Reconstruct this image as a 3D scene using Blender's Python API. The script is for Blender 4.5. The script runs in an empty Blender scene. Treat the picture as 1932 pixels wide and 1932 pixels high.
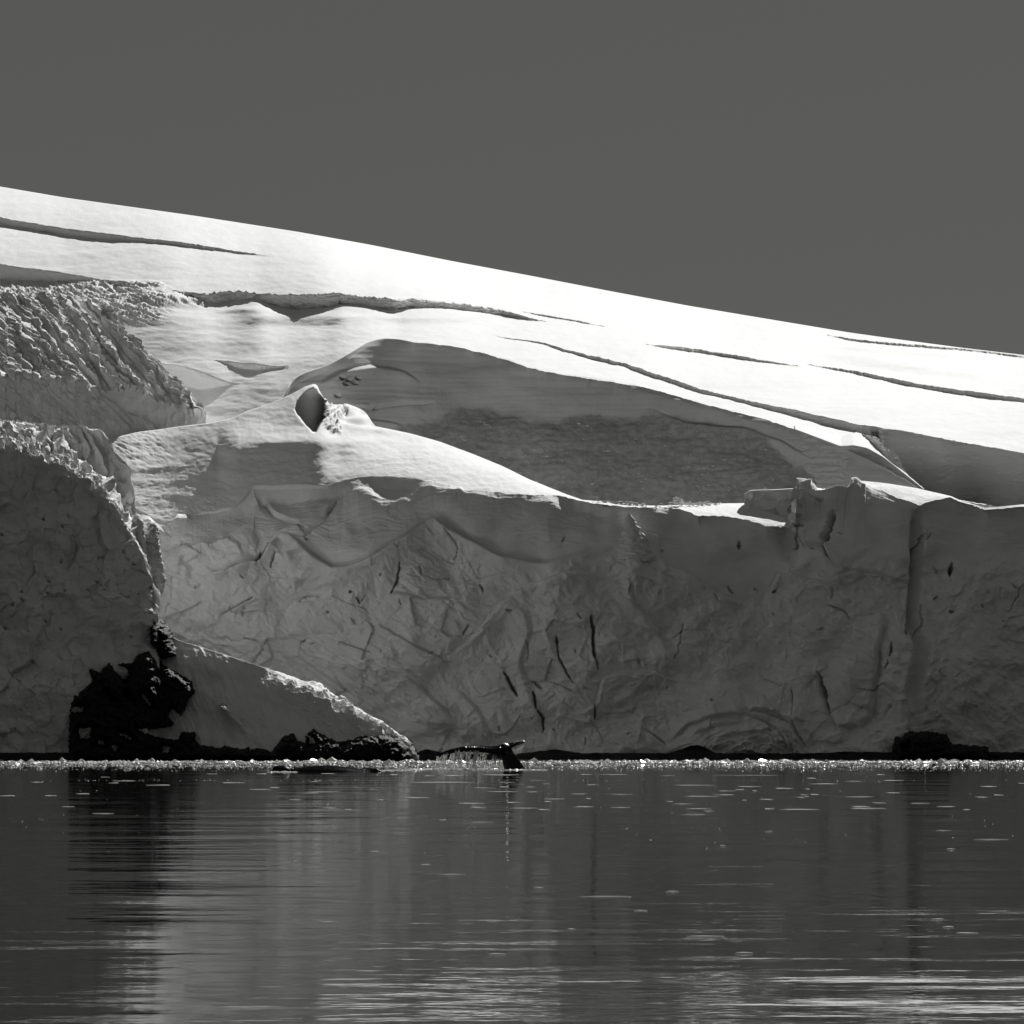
import bpy, math, random
import numpy as np

S = bpy.context.scene
COL = S.collection
R = math.radians

# ------------------------------------------------------------------ camera, world, sun, exposure
F = 7000.0                 # focal length in units of the 1932-unit frame used for measuring
CZ = 2.0                   # eye height in a small boat
PITCH = math.atan((1376 - 966) / F)
cam = bpy.data.cameras.new('camera'); camo = bpy.data.objects.new('camera', cam); COL.objects.link(camo)
cam.sensor_width = 36; cam.lens = 36 * F / 1932
cam.clip_start = 0.5; cam.clip_end = 20000
camo.location = (0, 0, CZ); camo.rotation_euler = (math.pi / 2 + PITCH, 0, 0)
S.camera = camo

SUN_EL, SUN_AZ = 40.0, 22.0          # behind the glacier, to the right (azimuth clockwise from +Y)
w = bpy.data.worlds.new('World'); S.world = w; w.use_nodes = True
nt = w.node_tree; nt.nodes.clear()
sky = nt.nodes.new('ShaderNodeTexSky'); sky.sky_type = 'NISHITA'; sky.sun_disc = False
sky.sun_elevation = R(SUN_EL); sky.sun_rotation = R(SUN_AZ); sky.air_density = 1.0; sky.dust_density = 0.3; sky.ozone_density = 1.5
sep = nt.nodes.new('ShaderNodeSeparateColor')      # black and white film behind a red filter
tint = nt.nodes.new('ShaderNodeVectorMath'); tint.operation = 'SCALE'; tint.inputs[0].default_value = (1.0, 1.0, 0.965)
bg = nt.nodes.new('ShaderNodeBackground'); bg.inputs['Strength'].default_value = 0.066
out = nt.nodes.new('ShaderNodeOutputWorld')
pw = nt.nodes.new('ShaderNodeMath'); pw.operation = 'POWER'; pw.inputs[1].default_value = 0.22     # film response, evens the sky out
nt.links.new(sky.outputs[0], sep.inputs[0]); nt.links.new(sep.outputs[0], pw.inputs[0]); nt.links.new(pw.outputs[0], tint.inputs['Scale'])
nt.links.new(tint.outputs[0], bg.inputs['Color']); nt.links.new(bg.outputs[0], out.inputs[0])

sl = bpy.data.lights.new('sun', 'SUN'); sl.energy = 5.0; sl.angle = R(0.53); sl.color = (1.0, 1.0, 0.985)
so = bpy.data.objects.new('sun', sl); COL.objects.link(so)
so.rotation_euler = (R(90 - SUN_EL), 0, R(180 - SUN_AZ) )
so.location = (60, 300, 120)
S.view_settings.view_transform = 'Standard'; S.view_settings.look = 'None'
S.view_settings.gamma = 1; S.view_settings.use_curve_mapping = False
S.view_settings.exposure = 0.1

# ------------------------------------------------------------------ helpers
rng = np.random.default_rng(7)
_perm = np.concatenate([rng.permutation(256)] * 3).astype(np.int32)
_ga = rng.random(256) * 2 * math.pi
_gx, _gy = np.cos(_ga), np.sin(_ga)

def perlin(x, y, seed=0):
    x = np.asarray(x, float) + seed * 17.31; y = np.asarray(y, float) - seed * 9.73
    xi = np.floor(x).astype(np.int64); yi = np.floor(y).astype(np.int64)
    fx = x - xi; fy = y - yi
    a = xi & 255; b = yi & 255
    ux = fx * fx * fx * (fx * (fx * 6 - 15) + 10); uy = fy * fy * fy * (fy * (fy * 6 - 15) + 10)
    def g(i, j, dx, dy):
        h = _perm[_perm[(a + i) & 255] + ((b + j) & 255)] & 255
        return _gx[h] * dx + _gy[h] * dy
    n00 = g(0, 0, fx, fy); n10 = g(1, 0, fx - 1, fy); n01 = g(0, 1, fx, fy - 1); n11 = g(1, 1, fx - 1, fy - 1)
    return ((n00 * (1 - ux) + n10 * ux) * (1 - uy) + (n01 * (1 - ux) + n11 * ux) * uy) * 1.5

def fbm(x, y, oct=5, seed=0, gain=0.5):
    s = 0; a = 1.0
    for k in range(oct):
        s = s + a * perlin(x * 2 ** k, y * 2 ** k, seed + k * 3); a *= gain
    return s

def ridged(x, y, oct=4, seed=0, gain=0.5):
    s = 0; a = 1.0
    for k in range(oct):
        s = s + a * (1 - 2 * np.abs(perlin(x * 2 ** k, y * 2 ** k, seed + k * 5))); a *= gain
    return s

def facet(x, y, seed=0, tilt=1.0):
    """broken-ice noise: every cell is a flat facet with its own height and tilt"""
    xi = np.floor(x).astype(np.int64); yi = np.floor(y).astype(np.int64)
    best = np.full(x.shape, 1e9); out = np.zeros(x.shape)
    for i in (-1, 0, 1):
        for j in (-1, 0, 1):
            a = (xi + i + seed * 13) & 255; b = (yi + j - seed * 7) & 255; h = _perm[_perm[a] + b] & 255
            h2 = _perm[h + 37]; h3 = _perm[h + 91]
            dx = x - (xi + i + .5 + .8 * (h / 255 - .5)); dy = y - (yi + j + .5 + .8 * (h2 / 255 - .5))
            d = dx * dx + dy * dy; k = d < best
            best = np.where(k, d, best)
            out = np.where(k, (h3 / 255 - .5) + tilt * (_gx[h] * dx + _gy[h] * dy), out)
    return out

def smooth1(a, n):
    if n <= 0: return a
    k = np.exp(-0.5 * (np.arange(-3 * n, 3 * n + 1) / n) ** 2); k /= k.sum()
    return np.convolve(np.pad(a, 3 * n, mode='edge'), k, mode='valid')

def line(u, pts, sm=3):
    p = np.array(pts, float)
    st = u[1] - u[0]
    return smooth1(np.interp(u, p[:, 0], p[:, 1]), int(round(sm / st)))

def ss(a, b, x):
    t = np.clip((x - a) / (b - a), 0, 1); return t * t * (3 - 2 * t)

def world(u, v, Y):
    a = (np.asarray(u, float) - 966) / F; b = (966 - np.asarray(v, float)) / F
    ry = math.cos(PITCH) - b * math.sin(PITCH); rz = math.sin(PITCH) + b * math.cos(PITCH)
    return a / ry * Y, np.broadcast_to(Y, np.shape(a / ry * Y)) * 1.0, CZ + rz / ry * Y

def te(v):                       # tangent of elevation of a sight line
    b = (966 - v) / F
    return (math.sin(PITCH) + b * math.cos(PITCH)) / (math.cos(PITCH) - b * math.sin(PITCH))

def polydist(U, V, pts, reach):
    """distance to a polyline, signed by side (negative = right/below of travel), and the parameter along it"""
    p = np.array(pts, float)
    D = np.full(U.shape, 1e6); T = np.zeros(U.shape); Sg = np.ones(U.shape)
    m = (U > p[:, 0].min() - reach) & (U < p[:, 0].max() + reach) & (V > p[:, 1].min() - reach) & (V < p[:, 1].max() + reach)
    if not m.any(): return D, T, Sg
    x = U[m]; y = V[m]; d = np.full(x.shape, 1e12); tt = np.zeros(x.shape); sg = np.ones(x.shape)
    L = np.hypot(*(p[1:] - p[:-1]).T); c = np.concatenate([[0], np.cumsum(L)])
    for i in range(len(p) - 1):
        ax, ay = p[i]; bx, by = p[i + 1] - p[i]; l2 = bx * bx + by * by + 1e-9
        t = np.clip(((x - ax) * bx + (y - ay) * by) / l2, 0, 1)
        ex = x - ax - t * bx; ey = y - ay - t * by; q = ex * ex + ey * ey
        k = q < d; d[k] = q[k]; tt[k] = ((c[i] + t * L[i]) / c[-1])[k]
        sg[k] = np.where((bx * ey - by * ex) >= 0, 1, -1)[k]
    D[m] = np.sqrt(d); T[m] = tt; Sg[m] = sg
    return D, T, Sg

def polysdf(U, V, poly):
    """positive inside a closed polygon, in frame units"""
    p = np.array(poly, float); q = np.roll(p, -1, 0)
    d = np.full(U.shape, 1e12); ins = np.zeros(U.shape, bool)
    for (ax, ay), (bx, by) in zip(p, q):
        ex, ey = bx - ax, by - ay
        t = np.clip(((U - ax) * ex + (V - ay) * ey) / (ex * ex + ey * ey + 1e-9), 0, 1)
        d = np.minimum(d, (U - ax - t * ex) ** 2 + (V - ay - t * ey) ** 2)
        c = ((ay > V) != (by > V)) & (U < (bx - ax) * (V - ay) / (by - ay + 1e-12) + ax)
        ins ^= c
    return np.where(ins, 1, -1) * np.sqrt(d)

def crack(D, U, V, pts, w, depth):
    d, t, s = polydist(U, V, pts, 30)
    wv = w * (0.35 + 0.65 * np.sin(math.pi * np.clip(t * 0.92 + 0.04, 0, 1))) * (1 + 0.5 * perlin(t * 14, t * 0 + pts[0][0] * .1, 4))
    return D - depth * np.exp(-(d / np.maximum(wv, .5)) ** 4)

def ledge(D, U, V, pts, h, L=40, groove=0.3, w=3.0, side=1):
    """one side of the line stands proud by h and fades back over L; a groove follows the line"""
    d, t, s = polydist(U, V, pts, L * 3.5)
    fade = np.clip(np.minimum(t, 1 - t) * 8, 0, 1)
    a = ss(-w, w, d * s * side)
    return D + fade * (h * a * np.exp(-d / L) - groove * np.exp(-(d / w) ** 2))

def mesh_grid(name, X, Y, Z, mat, attrs=None, parent=None, keep=None, smooth=True):
    nv, nu = X.shape
    co = np.stack([X, Y, Z], -1).reshape(-1, 3).astype(np.float32)
    idx = np.arange(nv * nu).reshape(nv, nu)
    f = np.stack([idx[:-1, :-1], idx[:-1, 1:], idx[1:, 1:], idx[1:, :-1]], -1)
    if keep is not None: f = f[keep]
    f = f.reshape(-1, 4)
    if keep is not None:
        used = np.unique(f); rm = np.full(nv * nu, -1); rm[used] = np.arange(len(used)); f = rm[f]; co = co[used]
    me = bpy.data.meshes.new(name)
    me.vertices.add(len(co)); me.vertices.foreach_set('co', co.ravel())
    me.loops.add(len(f) * 4); me.loops.foreach_set('vertex_index', f.ravel().astype(np.int32))
    me.polygons.add(len(f)); me.polygons.foreach_set('loop_start', np.arange(0, len(f) * 4, 4, dtype=np.int32))
    me.polygons.foreach_set('loop_total', np.full(len(f), 4, dtype=np.int32))
    me.update(calc_edges=True)
    me.polygons.foreach_set('use_smooth', np.full(len(f), smooth))
    for k, a in (attrs or {}).items():
        at = me.attributes.new(k, 'FLOAT', 'POINT'); a = a.reshape(-1)
        if keep is not None: a = a[used]
        at.data.foreach_set('value', a.astype(np.float32))
    me.materials.append(mat); me.validate()
    o = bpy.data.objects.new(name, me); COL.objects.link(o)
    if parent: o.parent = parent
    return o

def mesh_raw(name, verts, faces, mat, parent=None, smooth=False):
    me = bpy.data.meshes.new(name); me.from_pydata([tuple(v) for v in verts], [], [tuple(f) for f in faces])
    if smooth: me.polygons.foreach_set('use_smooth', [True] * len(me.polygons))
    me.materials.append(mat); me.update()
    o = bpy.data.objects.new(name, me); COL.objects.link(o)
    if parent: o.parent = parent
    return o

def displace(X, Y, Z, D):
    """push a grid out along its own surface normal by D metres"""
    P = np.stack([X, Y, Z], -1)
    du = np.gradient(P, axis=1); dv = np.gradient(P, axis=0)
    n = np.cross(du, dv); n /= np.linalg.norm(n, axis=-1, keepdims=True) + 1e-9
    n *= np.where(n[..., 1:2] > 0.3, -1, 1)
    n = np.where(n[..., 1:2] * 0 + (n[..., 1:2] - n[..., 2:3]) > 0, -n, n)
    P = P + n * D[..., None]
    return P[..., 0], P[..., 1], P[..., 2]

def tag(o, label=None, cat=None, group=None, kind=None):
    if label: o['label'] = label
    if cat: o['category'] = cat
    if group: o['group'] = group
    if kind: o['kind'] = kind
    return o

# ------------------------------------------------------------------ materials
def newmat(name):
    m = bpy.data.materials.new(name); m.use_nodes = True
    return m, m.node_tree, m.node_tree.nodes['Principled BSDF']

def snow_mat(name, albedo, fine, rough_scale, dirt_shade_col=(0.30, 0.30, 0.29), streak=0.0, mottled=0.0):
    m, t, b = newmat(name); N = t.nodes.new; L = t.links.new
    b.inputs['Roughness'].default_value = 0.85; b.inputs['Specular IOR Level'].default_value = 0.25
    g = N('ShaderNodeNewGeometry')
    n1 = N('ShaderNodeTexNoise'); n1.inputs['Scale'].default_value = rough_scale; n1.inputs['Detail'].default_value = 8; n1.inputs['Roughness'].default_value = 0.62
    mp = N('ShaderNodeMapping'); mp.inputs['Scale'].default_value = (1, 1, 1.7)
    L(g.outputs['Position'], mp.inputs[0]); L(mp.outputs[0], n1.inputs['Vector'])
    bp = N('ShaderNodeBump'); bp.inputs['Strength'].default_value = 1.0; bp.inputs['Distance'].default_value = fine
    L(n1.outputs['Fac'], bp.inputs['Height']); L(bp.outputs[0], b.inputs['Normal'])
    n2 = N('ShaderNodeTexNoise'); n2.inputs['Scale'].default_value = 0.8; n2.inputs['Detail'].default_value = 7; n2.inputs['Roughness'].default_value = 0.6
    L(mp.outputs[0], n2.inputs['Vector'])
    cr = N('ShaderNodeMapRange'); cr.inputs['From Min'].default_value = 0.25; cr.inputs['From Max'].default_value = 0.75
    cr.inputs['To Min'].default_value = albedo * (1 - mottled); cr.inputs['To Max'].default_value = albedo
    L(n2.outputs['Fac'], cr.inputs['Value'])
    at = N('ShaderNodeAttribute'); at.attribute_name = 'dirt_shade'  # carries dirt, and the bowl wall's shade put into its colour
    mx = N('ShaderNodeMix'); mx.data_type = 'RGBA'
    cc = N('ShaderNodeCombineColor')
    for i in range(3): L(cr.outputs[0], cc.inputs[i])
    L(at.outputs['Fac'], mx.inputs['Factor']); L(cc.outputs[0], mx.inputs[6]); mx.inputs[7].default_value = (*dirt_shade_col, 1)
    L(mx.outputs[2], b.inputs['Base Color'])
    return m

M_snow = snow_mat('wind_packed_snow', 0.86, 0.018, 5.0, mottled=0.04)
M_ice = snow_mat('glacier_ice', 0.90, 0.03, 2.6, mottled=0.12)
M_rough = snow_mat('broken_ice', 0.82, 0.06, 4.0, mottled=0.10)

M_rock, t, b = newmat('wet_black_rock')
b.inputs['Roughness'].default_value = 0.75; b.inputs['Specular IOR Level'].default_value = 0.2
nz = t.nodes.new('ShaderNodeTexNoise'); nz.inputs['Scale'].default_value = 3.0; nz.inputs['Detail'].default_value = 9
rp = t.nodes.new('ShaderNodeMapRange'); rp.inputs['To Min'].default_value = 0.006; rp.inputs['To Max'].default_value = 0.034
tc = t.nodes.new('ShaderNodeNewGeometry'); t.links.new(tc.outputs['Position'], nz.inputs['Vector'])
t.links.new(nz.outputs['Fac'], rp.inputs['Value']); t.links.new(rp.outputs[0], b.inputs['Base Color'])
bp = t.nodes.new('ShaderNodeBump'); bp.inputs['Distance'].default_value = 0.12; t.links.new(nz.outputs['Fac'], bp.inputs['Height']); t.links.new(bp.outputs[0], b.inputs['Normal'])

M_whale, t, b = newmat('wet_whale_skin')
b.inputs['Base Color'].default_value = (0.003, 0.003, 0.003, 1); b.inputs['Roughness'].default_value = 0.3
b.inputs['Specular IOR Level'].default_value = 0.06
_d = t.nodes.new('ShaderNodeBsdfDiffuse'); _d.inputs[0].default_value = (0.003, 0.003, 0.003, 1)
_g = t.nodes.new('ShaderNodeBsdfGlossy'); _g.inputs['Roughness'].default_value = 0.25; _g.inputs[0].default_value = (1, 1, 1, 1)
_m = t.nodes.new('ShaderNodeMixShader'); _m.inputs[0].default_value = 0.022
t.links.new(_d.outputs[0], _m.inputs[1]); t.links.new(_g.outputs[0], _m.inputs[2]); t.links.new(_m.outputs[0], t.nodes['Material Output'].inputs[0])
nz = t.nodes.new('ShaderNodeTexNoise'); nz.inputs['Scale'].default_value = 9.0; nz.inputs['Detail'].default_value = 6
tc = t.nodes.new('ShaderNodeNewGeometry'); t.links.new(tc.outputs['Position'], nz.inputs['Vector'])
bp = t.nodes.new('ShaderNodeBump'); bp.inputs['Distance'].default_value = 0.02; t.links.new(nz.outputs['Fac'], bp.inputs['Height']); t.links.new(bp.outputs[0], _g.inputs['Normal'])

M_foam, t, b = newmat('white_water')
b.inputs['Base Color'].default_value = (0.95, 0.95, 0.93, 1); b.inputs['Roughness'].default_value = 0.2
b.inputs['Subsurface Weight'].default_value = 0.0
tr = t.nodes.new('ShaderNodeBsdfTranslucent'); tr.inputs[0].default_value = (0.9, 0.9, 0.88, 1)
ms = t.nodes.new('ShaderNodeMixShader'); ms.inputs[0].default_value = 0.5
t.links.new(b.outputs[0], ms.inputs[1]); t.links.new(tr.outputs[0], ms.inputs[2])
t.links.new(ms.outputs[0], t.nodes['Material Output'].inputs[0])

M_float, t, b = newmat('floating_ice')
b.inputs['Base Color'].default_value = (0.82, 0.82, 0.80, 1); b.inputs['Roughness'].default_value = 0.25
tr = t.nodes.new('ShaderNodeBsdfTranslucent'); tr.inputs[0].default_value = (0.85, 0.85, 0.83, 1)
ms = t.nodes.new('ShaderNodeMixShader'); ms.inputs[0].default_value = 0.35
t.links.new(b.outputs[0], ms.inputs[1]); t.links.new(tr.outputs[0], ms.inputs[2])
t.links.new(ms.outputs[0], t.nodes['Material Output'].inputs[0])

M_water, t, b = newmat('sea_water')
b.inputs['Base Color'].default_value = (0.012, 0.012, 0.0118, 1); b.inputs['Roughness'].default_value = 0.03; b.inputs['IOR'].default_value = 1.33
tc = t.nodes.new('ShaderNodeNewGeometry')
prev = None
for sc, dist, sx, det in ((0.22, 0.06, 0.5, 3), (1.3, 0.012, 0.5, 3), (8.0, 0.0010, 0.6, 2)):
    mp = t.nodes.new('ShaderNodeMapping'); mp.inputs['Scale'].default_value = (sx, 1, 1); mp.inputs['Rotation'].default_value = (0, 0, 0.12)
    n = t.nodes.new('ShaderNodeTexNoise'); n.inputs['Scale'].default_value = sc; n.inputs['Detail'].default_value = det; n.inputs['Roughness'].default_value = 0.45
    bp = t.nodes.new('ShaderNodeBump'); bp.inputs['Distance'].default_value = dist; bp.inputs['Strength'].default_value = 1.0
    t.links.new(tc.outputs['Position'], mp.inputs[0]); t.links.new(mp.outputs[0], n.inputs['Vector']); t.links.new(n.outputs['Fac'], bp.inputs['Height'])
    if prev: t.links.new(prev.outputs[0], bp.inputs['Normal'])
    prev = bp
t.links.new(prev.outputs[0], b.inputs['Normal'])

# ------------------------------------------------------------------ sea
o = mesh_raw('sea', [(-6000, -200, 0), (6000, -200, 0), (6000, 9000, 0), (-6000, 9000, 0)], [(0, 1, 2, 3)], M_water)
tag(o, kind='structure')

# ------------------------------------------------------------------ traced lines (frame units, u right, v down)
R1 = [(-200, 940), (200, 950), (258, 963), (282, 975), (296, 987), (327, 1004), (330, 996), (334, 971), (366, 973), (400, 968), (436, 960),
      (456, 945), (477, 919), (561, 917), (621, 918), (640, 911), (663, 905), (690, 901), (706, 900), (747, 902), (817, 909), (887, 925), (943, 930),
      (1000, 935), (1042, 934), (1080, 941), (1127, 951), (1183, 957), (1253, 957), (1287, 961), (1315, 974), (1365, 974), (1407, 982),
      (1449, 993), (1477, 993), (1494, 994), (1499, 988), (1504, 925), (1534, 920), (1552, 927), (1589, 925), (1596, 925), (1604, 919), (1612, 914), (1620, 912.5),
      (1640, 917), (1660, 925), (1704, 943), (1734, 954), (1749, 948), (1794, 939), (1814, 947), (1860, 962), (1950, 955), (2130, 968)]
R2 = [(-200, 850), (120, 830), (214, 826), (260, 815), (309, 809), (340, 804), (396, 798), (440, 788), (466, 775), (508, 762), (550, 743.5), (575, 729.5), (592, 724),
      (599, 727), (603, 738), (612, 752), (622, 763), (640, 764), (655, 762), (672, 768), (689, 776), (699, 792), (708, 804), (775, 818), (831, 833.6), (887, 854.6),
      (943, 877), (1000, 905), (1043, 922), (1070, 933), (1099, 943), (1127, 945), (1225, 954), (1253, 954), (1295, 952.5), (1351, 950), (1421, 949),
      (1449, 957), (1463, 968), (1491, 989), (1496, 992), (1500, 985), (1504, 923), (1534, 917), (1552, 924), (1589, 921.5), (1596, 921), (1604, 915), (1615, 909.5),
      (1628, 907), (1671, 911.5), (1727, 920.5), (1794, 936), (1814, 945), (1860, 958), (1950, 950), (2130, 962)]
CR3 = [(-200, 830), (120, 830), (309, 828), (396, 815), (466, 800), (508, 785), (532, 765), (544, 735), (552, 718), (564, 709), (592, 698.7), (621, 689.4), (658, 668), (691, 647.4), (710, 641),
       (725, 638.4), (753, 640), (781, 646), (854, 653), (921, 668.4), (1000, 695), (1060, 707), (1127, 717), (1217, 731), (1323, 761),
       (1391, 779.5), (1435, 789), (1481, 804), (1548, 827), (1586, 842)]
ETOP = [(930, 632), (957, 638.5), (983, 641.5), (1016, 645), (1083, 663), (1120, 672), (1183, 686.6), (1239, 706), (1323, 734), (1391, 752), (1440, 762), (1503, 775),
        (1584, 793), (1615, 800.8), (1711, 815), (1814, 834), (1930, 856), (2130, 890)]
EBOT = [(930, 632), (957, 640), (983, 643), (1016, 648), (1083, 667.5), (1120, 678), (1178, 692), (1239, 714.6), (1323, 741), (1407, 761.5), (1481, 779.5),
        (1548, 799.6), (1615, 815), (1655, 825)]
SKYL = [(-200, 318), (0, 352), (123, 373), (367, 407), (560, 437), (700, 462), (850, 492), (1000, 520), (1150, 549), (1300, 577), (1450, 602),
        (1600, 627), (1700, 641), (1814, 656), (1950, 672), (2130, 695)]

def band(U, V, top, bot, sm=2, soft=1.2):
    """1 between two traced edges"""
    u = U[0]
    a = np.interp(u, *np.array(top, float).T); b = np.interp(u, *np.array(bot, float).T)
    lo, hi = max(top[0][0], bot[0][0]), min(top[-1][0], bot[-1][0])
    a = smooth1(a, sm); b = smooth1(b, sm)
    j = 1.0 * perlin(u / 9, u * 0 + top[0][1], 2) + .8 * perlin(u / 3.5, u * 0 + top[0][1], 5)
    k = np.clip((b - a) / 3.5, 0, 1)
    m = ss(-soft, soft, V - (a + j * k)[None]) * ss(-soft, soft, (b + j * .6 * k)[None] - V)
    return m * (ss(lo - 1, lo + 3, u) * ss(hi + 1, hi - 3, u) if hi - lo > 8 else 1)[None] * np.clip((b - a) / 1.5, 0, 1)[None]

def psmooth(a, u, sig, brk=()):
    a = a.copy(); st = u[1] - u[0]; e = [0] + [int(np.searchsorted(u, b)) for b in brk] + [len(u)]
    for i, j in zip(e[:-1], e[1:]): a[i:j] = smooth1(a[i:j], int(round(sig / st)))
    return a

class Slope:
    """smooth snow surface: starts on a smooth line at depth y0 and rises with slope q(u, v) as one looks up"""
    def __init__(self, u, start, y0, qf, up, down=60, st=2.0):
        self.u, self.s, self.st, self.down = u, start, st, down
        w = np.arange(-down, up, st); V = start[None] - w[:, None]; U = np.broadcast_to(u, V.shape)
        G = 1 / np.maximum(qf(U, V) - te(V), .08)
        k0 = int(down / st); Y = np.zeros(V.shape); Y[k0] = y0
        for k in range(k0 + 1, len(w)): Y[k] = Y[k - 1] + st / F * Y[k - 1] * G[k]
        for k in range(k0 - 1, -1, -1): Y[k] = Y[k + 1] - st / F * Y[k + 1] * G[k]
        self.Y = Y
    def __call__(self, V):
        """rows x columns of v on this object's own columns"""
        w = np.clip((self.s[None] - V + self.down) / self.st, 0, len(self.Y) - 1.001)
        k = w.astype(int); f = w - k
        return np.take_along_axis(self.Y, k, 0) * (1 - f) + np.take_along_axis(self.Y, k + 1, 0) * f
    def at(self, u, v):
        i = int(np.clip(np.searchsorted(self.u, u), 0, len(self.u) - 1)); w = np.clip((self.s[i] - v + self.down) / self.st, 0, len(self.Y) - 2)
        return float(self.Y[int(w), i])

def bench(U, V, Y, top, bot, L=22, comp=True):
    """turn the strip between two traced edges into a near-vertical step: depth stands still across it and is made up below it"""
    u = U[0]; t_ = np.array(top, float); b_ = np.array(bot, float)
    a = smooth1(np.interp(u, t_[:, 0], t_[:, 1]), 2); b = smooth1(np.interp(u, b_[:, 0], b_[:, 1]), 2)
    lo, hi = max(t_[0, 0], b_[0, 0]), min(t_[-1, 0], b_[-1, 0])
    j = (1.0 * perlin(u / 9, u * 0 + t_[0, 1], 2) + .7 * perlin(u / 3.5, u * 0 + t_[0, 1], 5)) * np.exp(-np.clip(b - a, 0, None) / 12)
    k = np.clip((b - a) / 4, 0, 1); a = a + j * k; b = b + j * .5 * k
    hgt = np.clip(b - a, 0, None) * ss(lo - .1, lo + 14, u) * ss(hi + .1, hi - 14, u)
    g = np.abs(np.gradient(Y, axis=0) / (np.gradient(V, axis=0) - 1e-9))      # metres of depth per unit of height
    g = np.clip(g, 0, .6); i = np.argmin(np.abs(V - a[None]), 0); gi = smooth1(g[i, np.arange(len(u))], 12)
    dy = smooth1(hgt * gi, 8)
    x = V - a[None]; w = np.maximum(hgt, 1e-3)[None]; bs = smooth1(a + hgt, 10)[None]; ws = smooth1(hgt, 10)[None]
    off = np.where(x < 0, 0, np.where(x < w, x / w, np.exp(-np.clip(V - bs, 0, None) / (L * (1 + ws / 8))))) * dy[None]
    return Y + off

def blob(U, V, u, v, ru, rv, rot=0):
    c, s = math.cos(R(rot)), math.sin(R(rot))
    a = ((U - u) * c + (V - v) * s) / ru; b = (-(U - u) * s + (V - v) * c) / rv
    return np.exp(-(a * a + b * b))

STEP = 1.5
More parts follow.
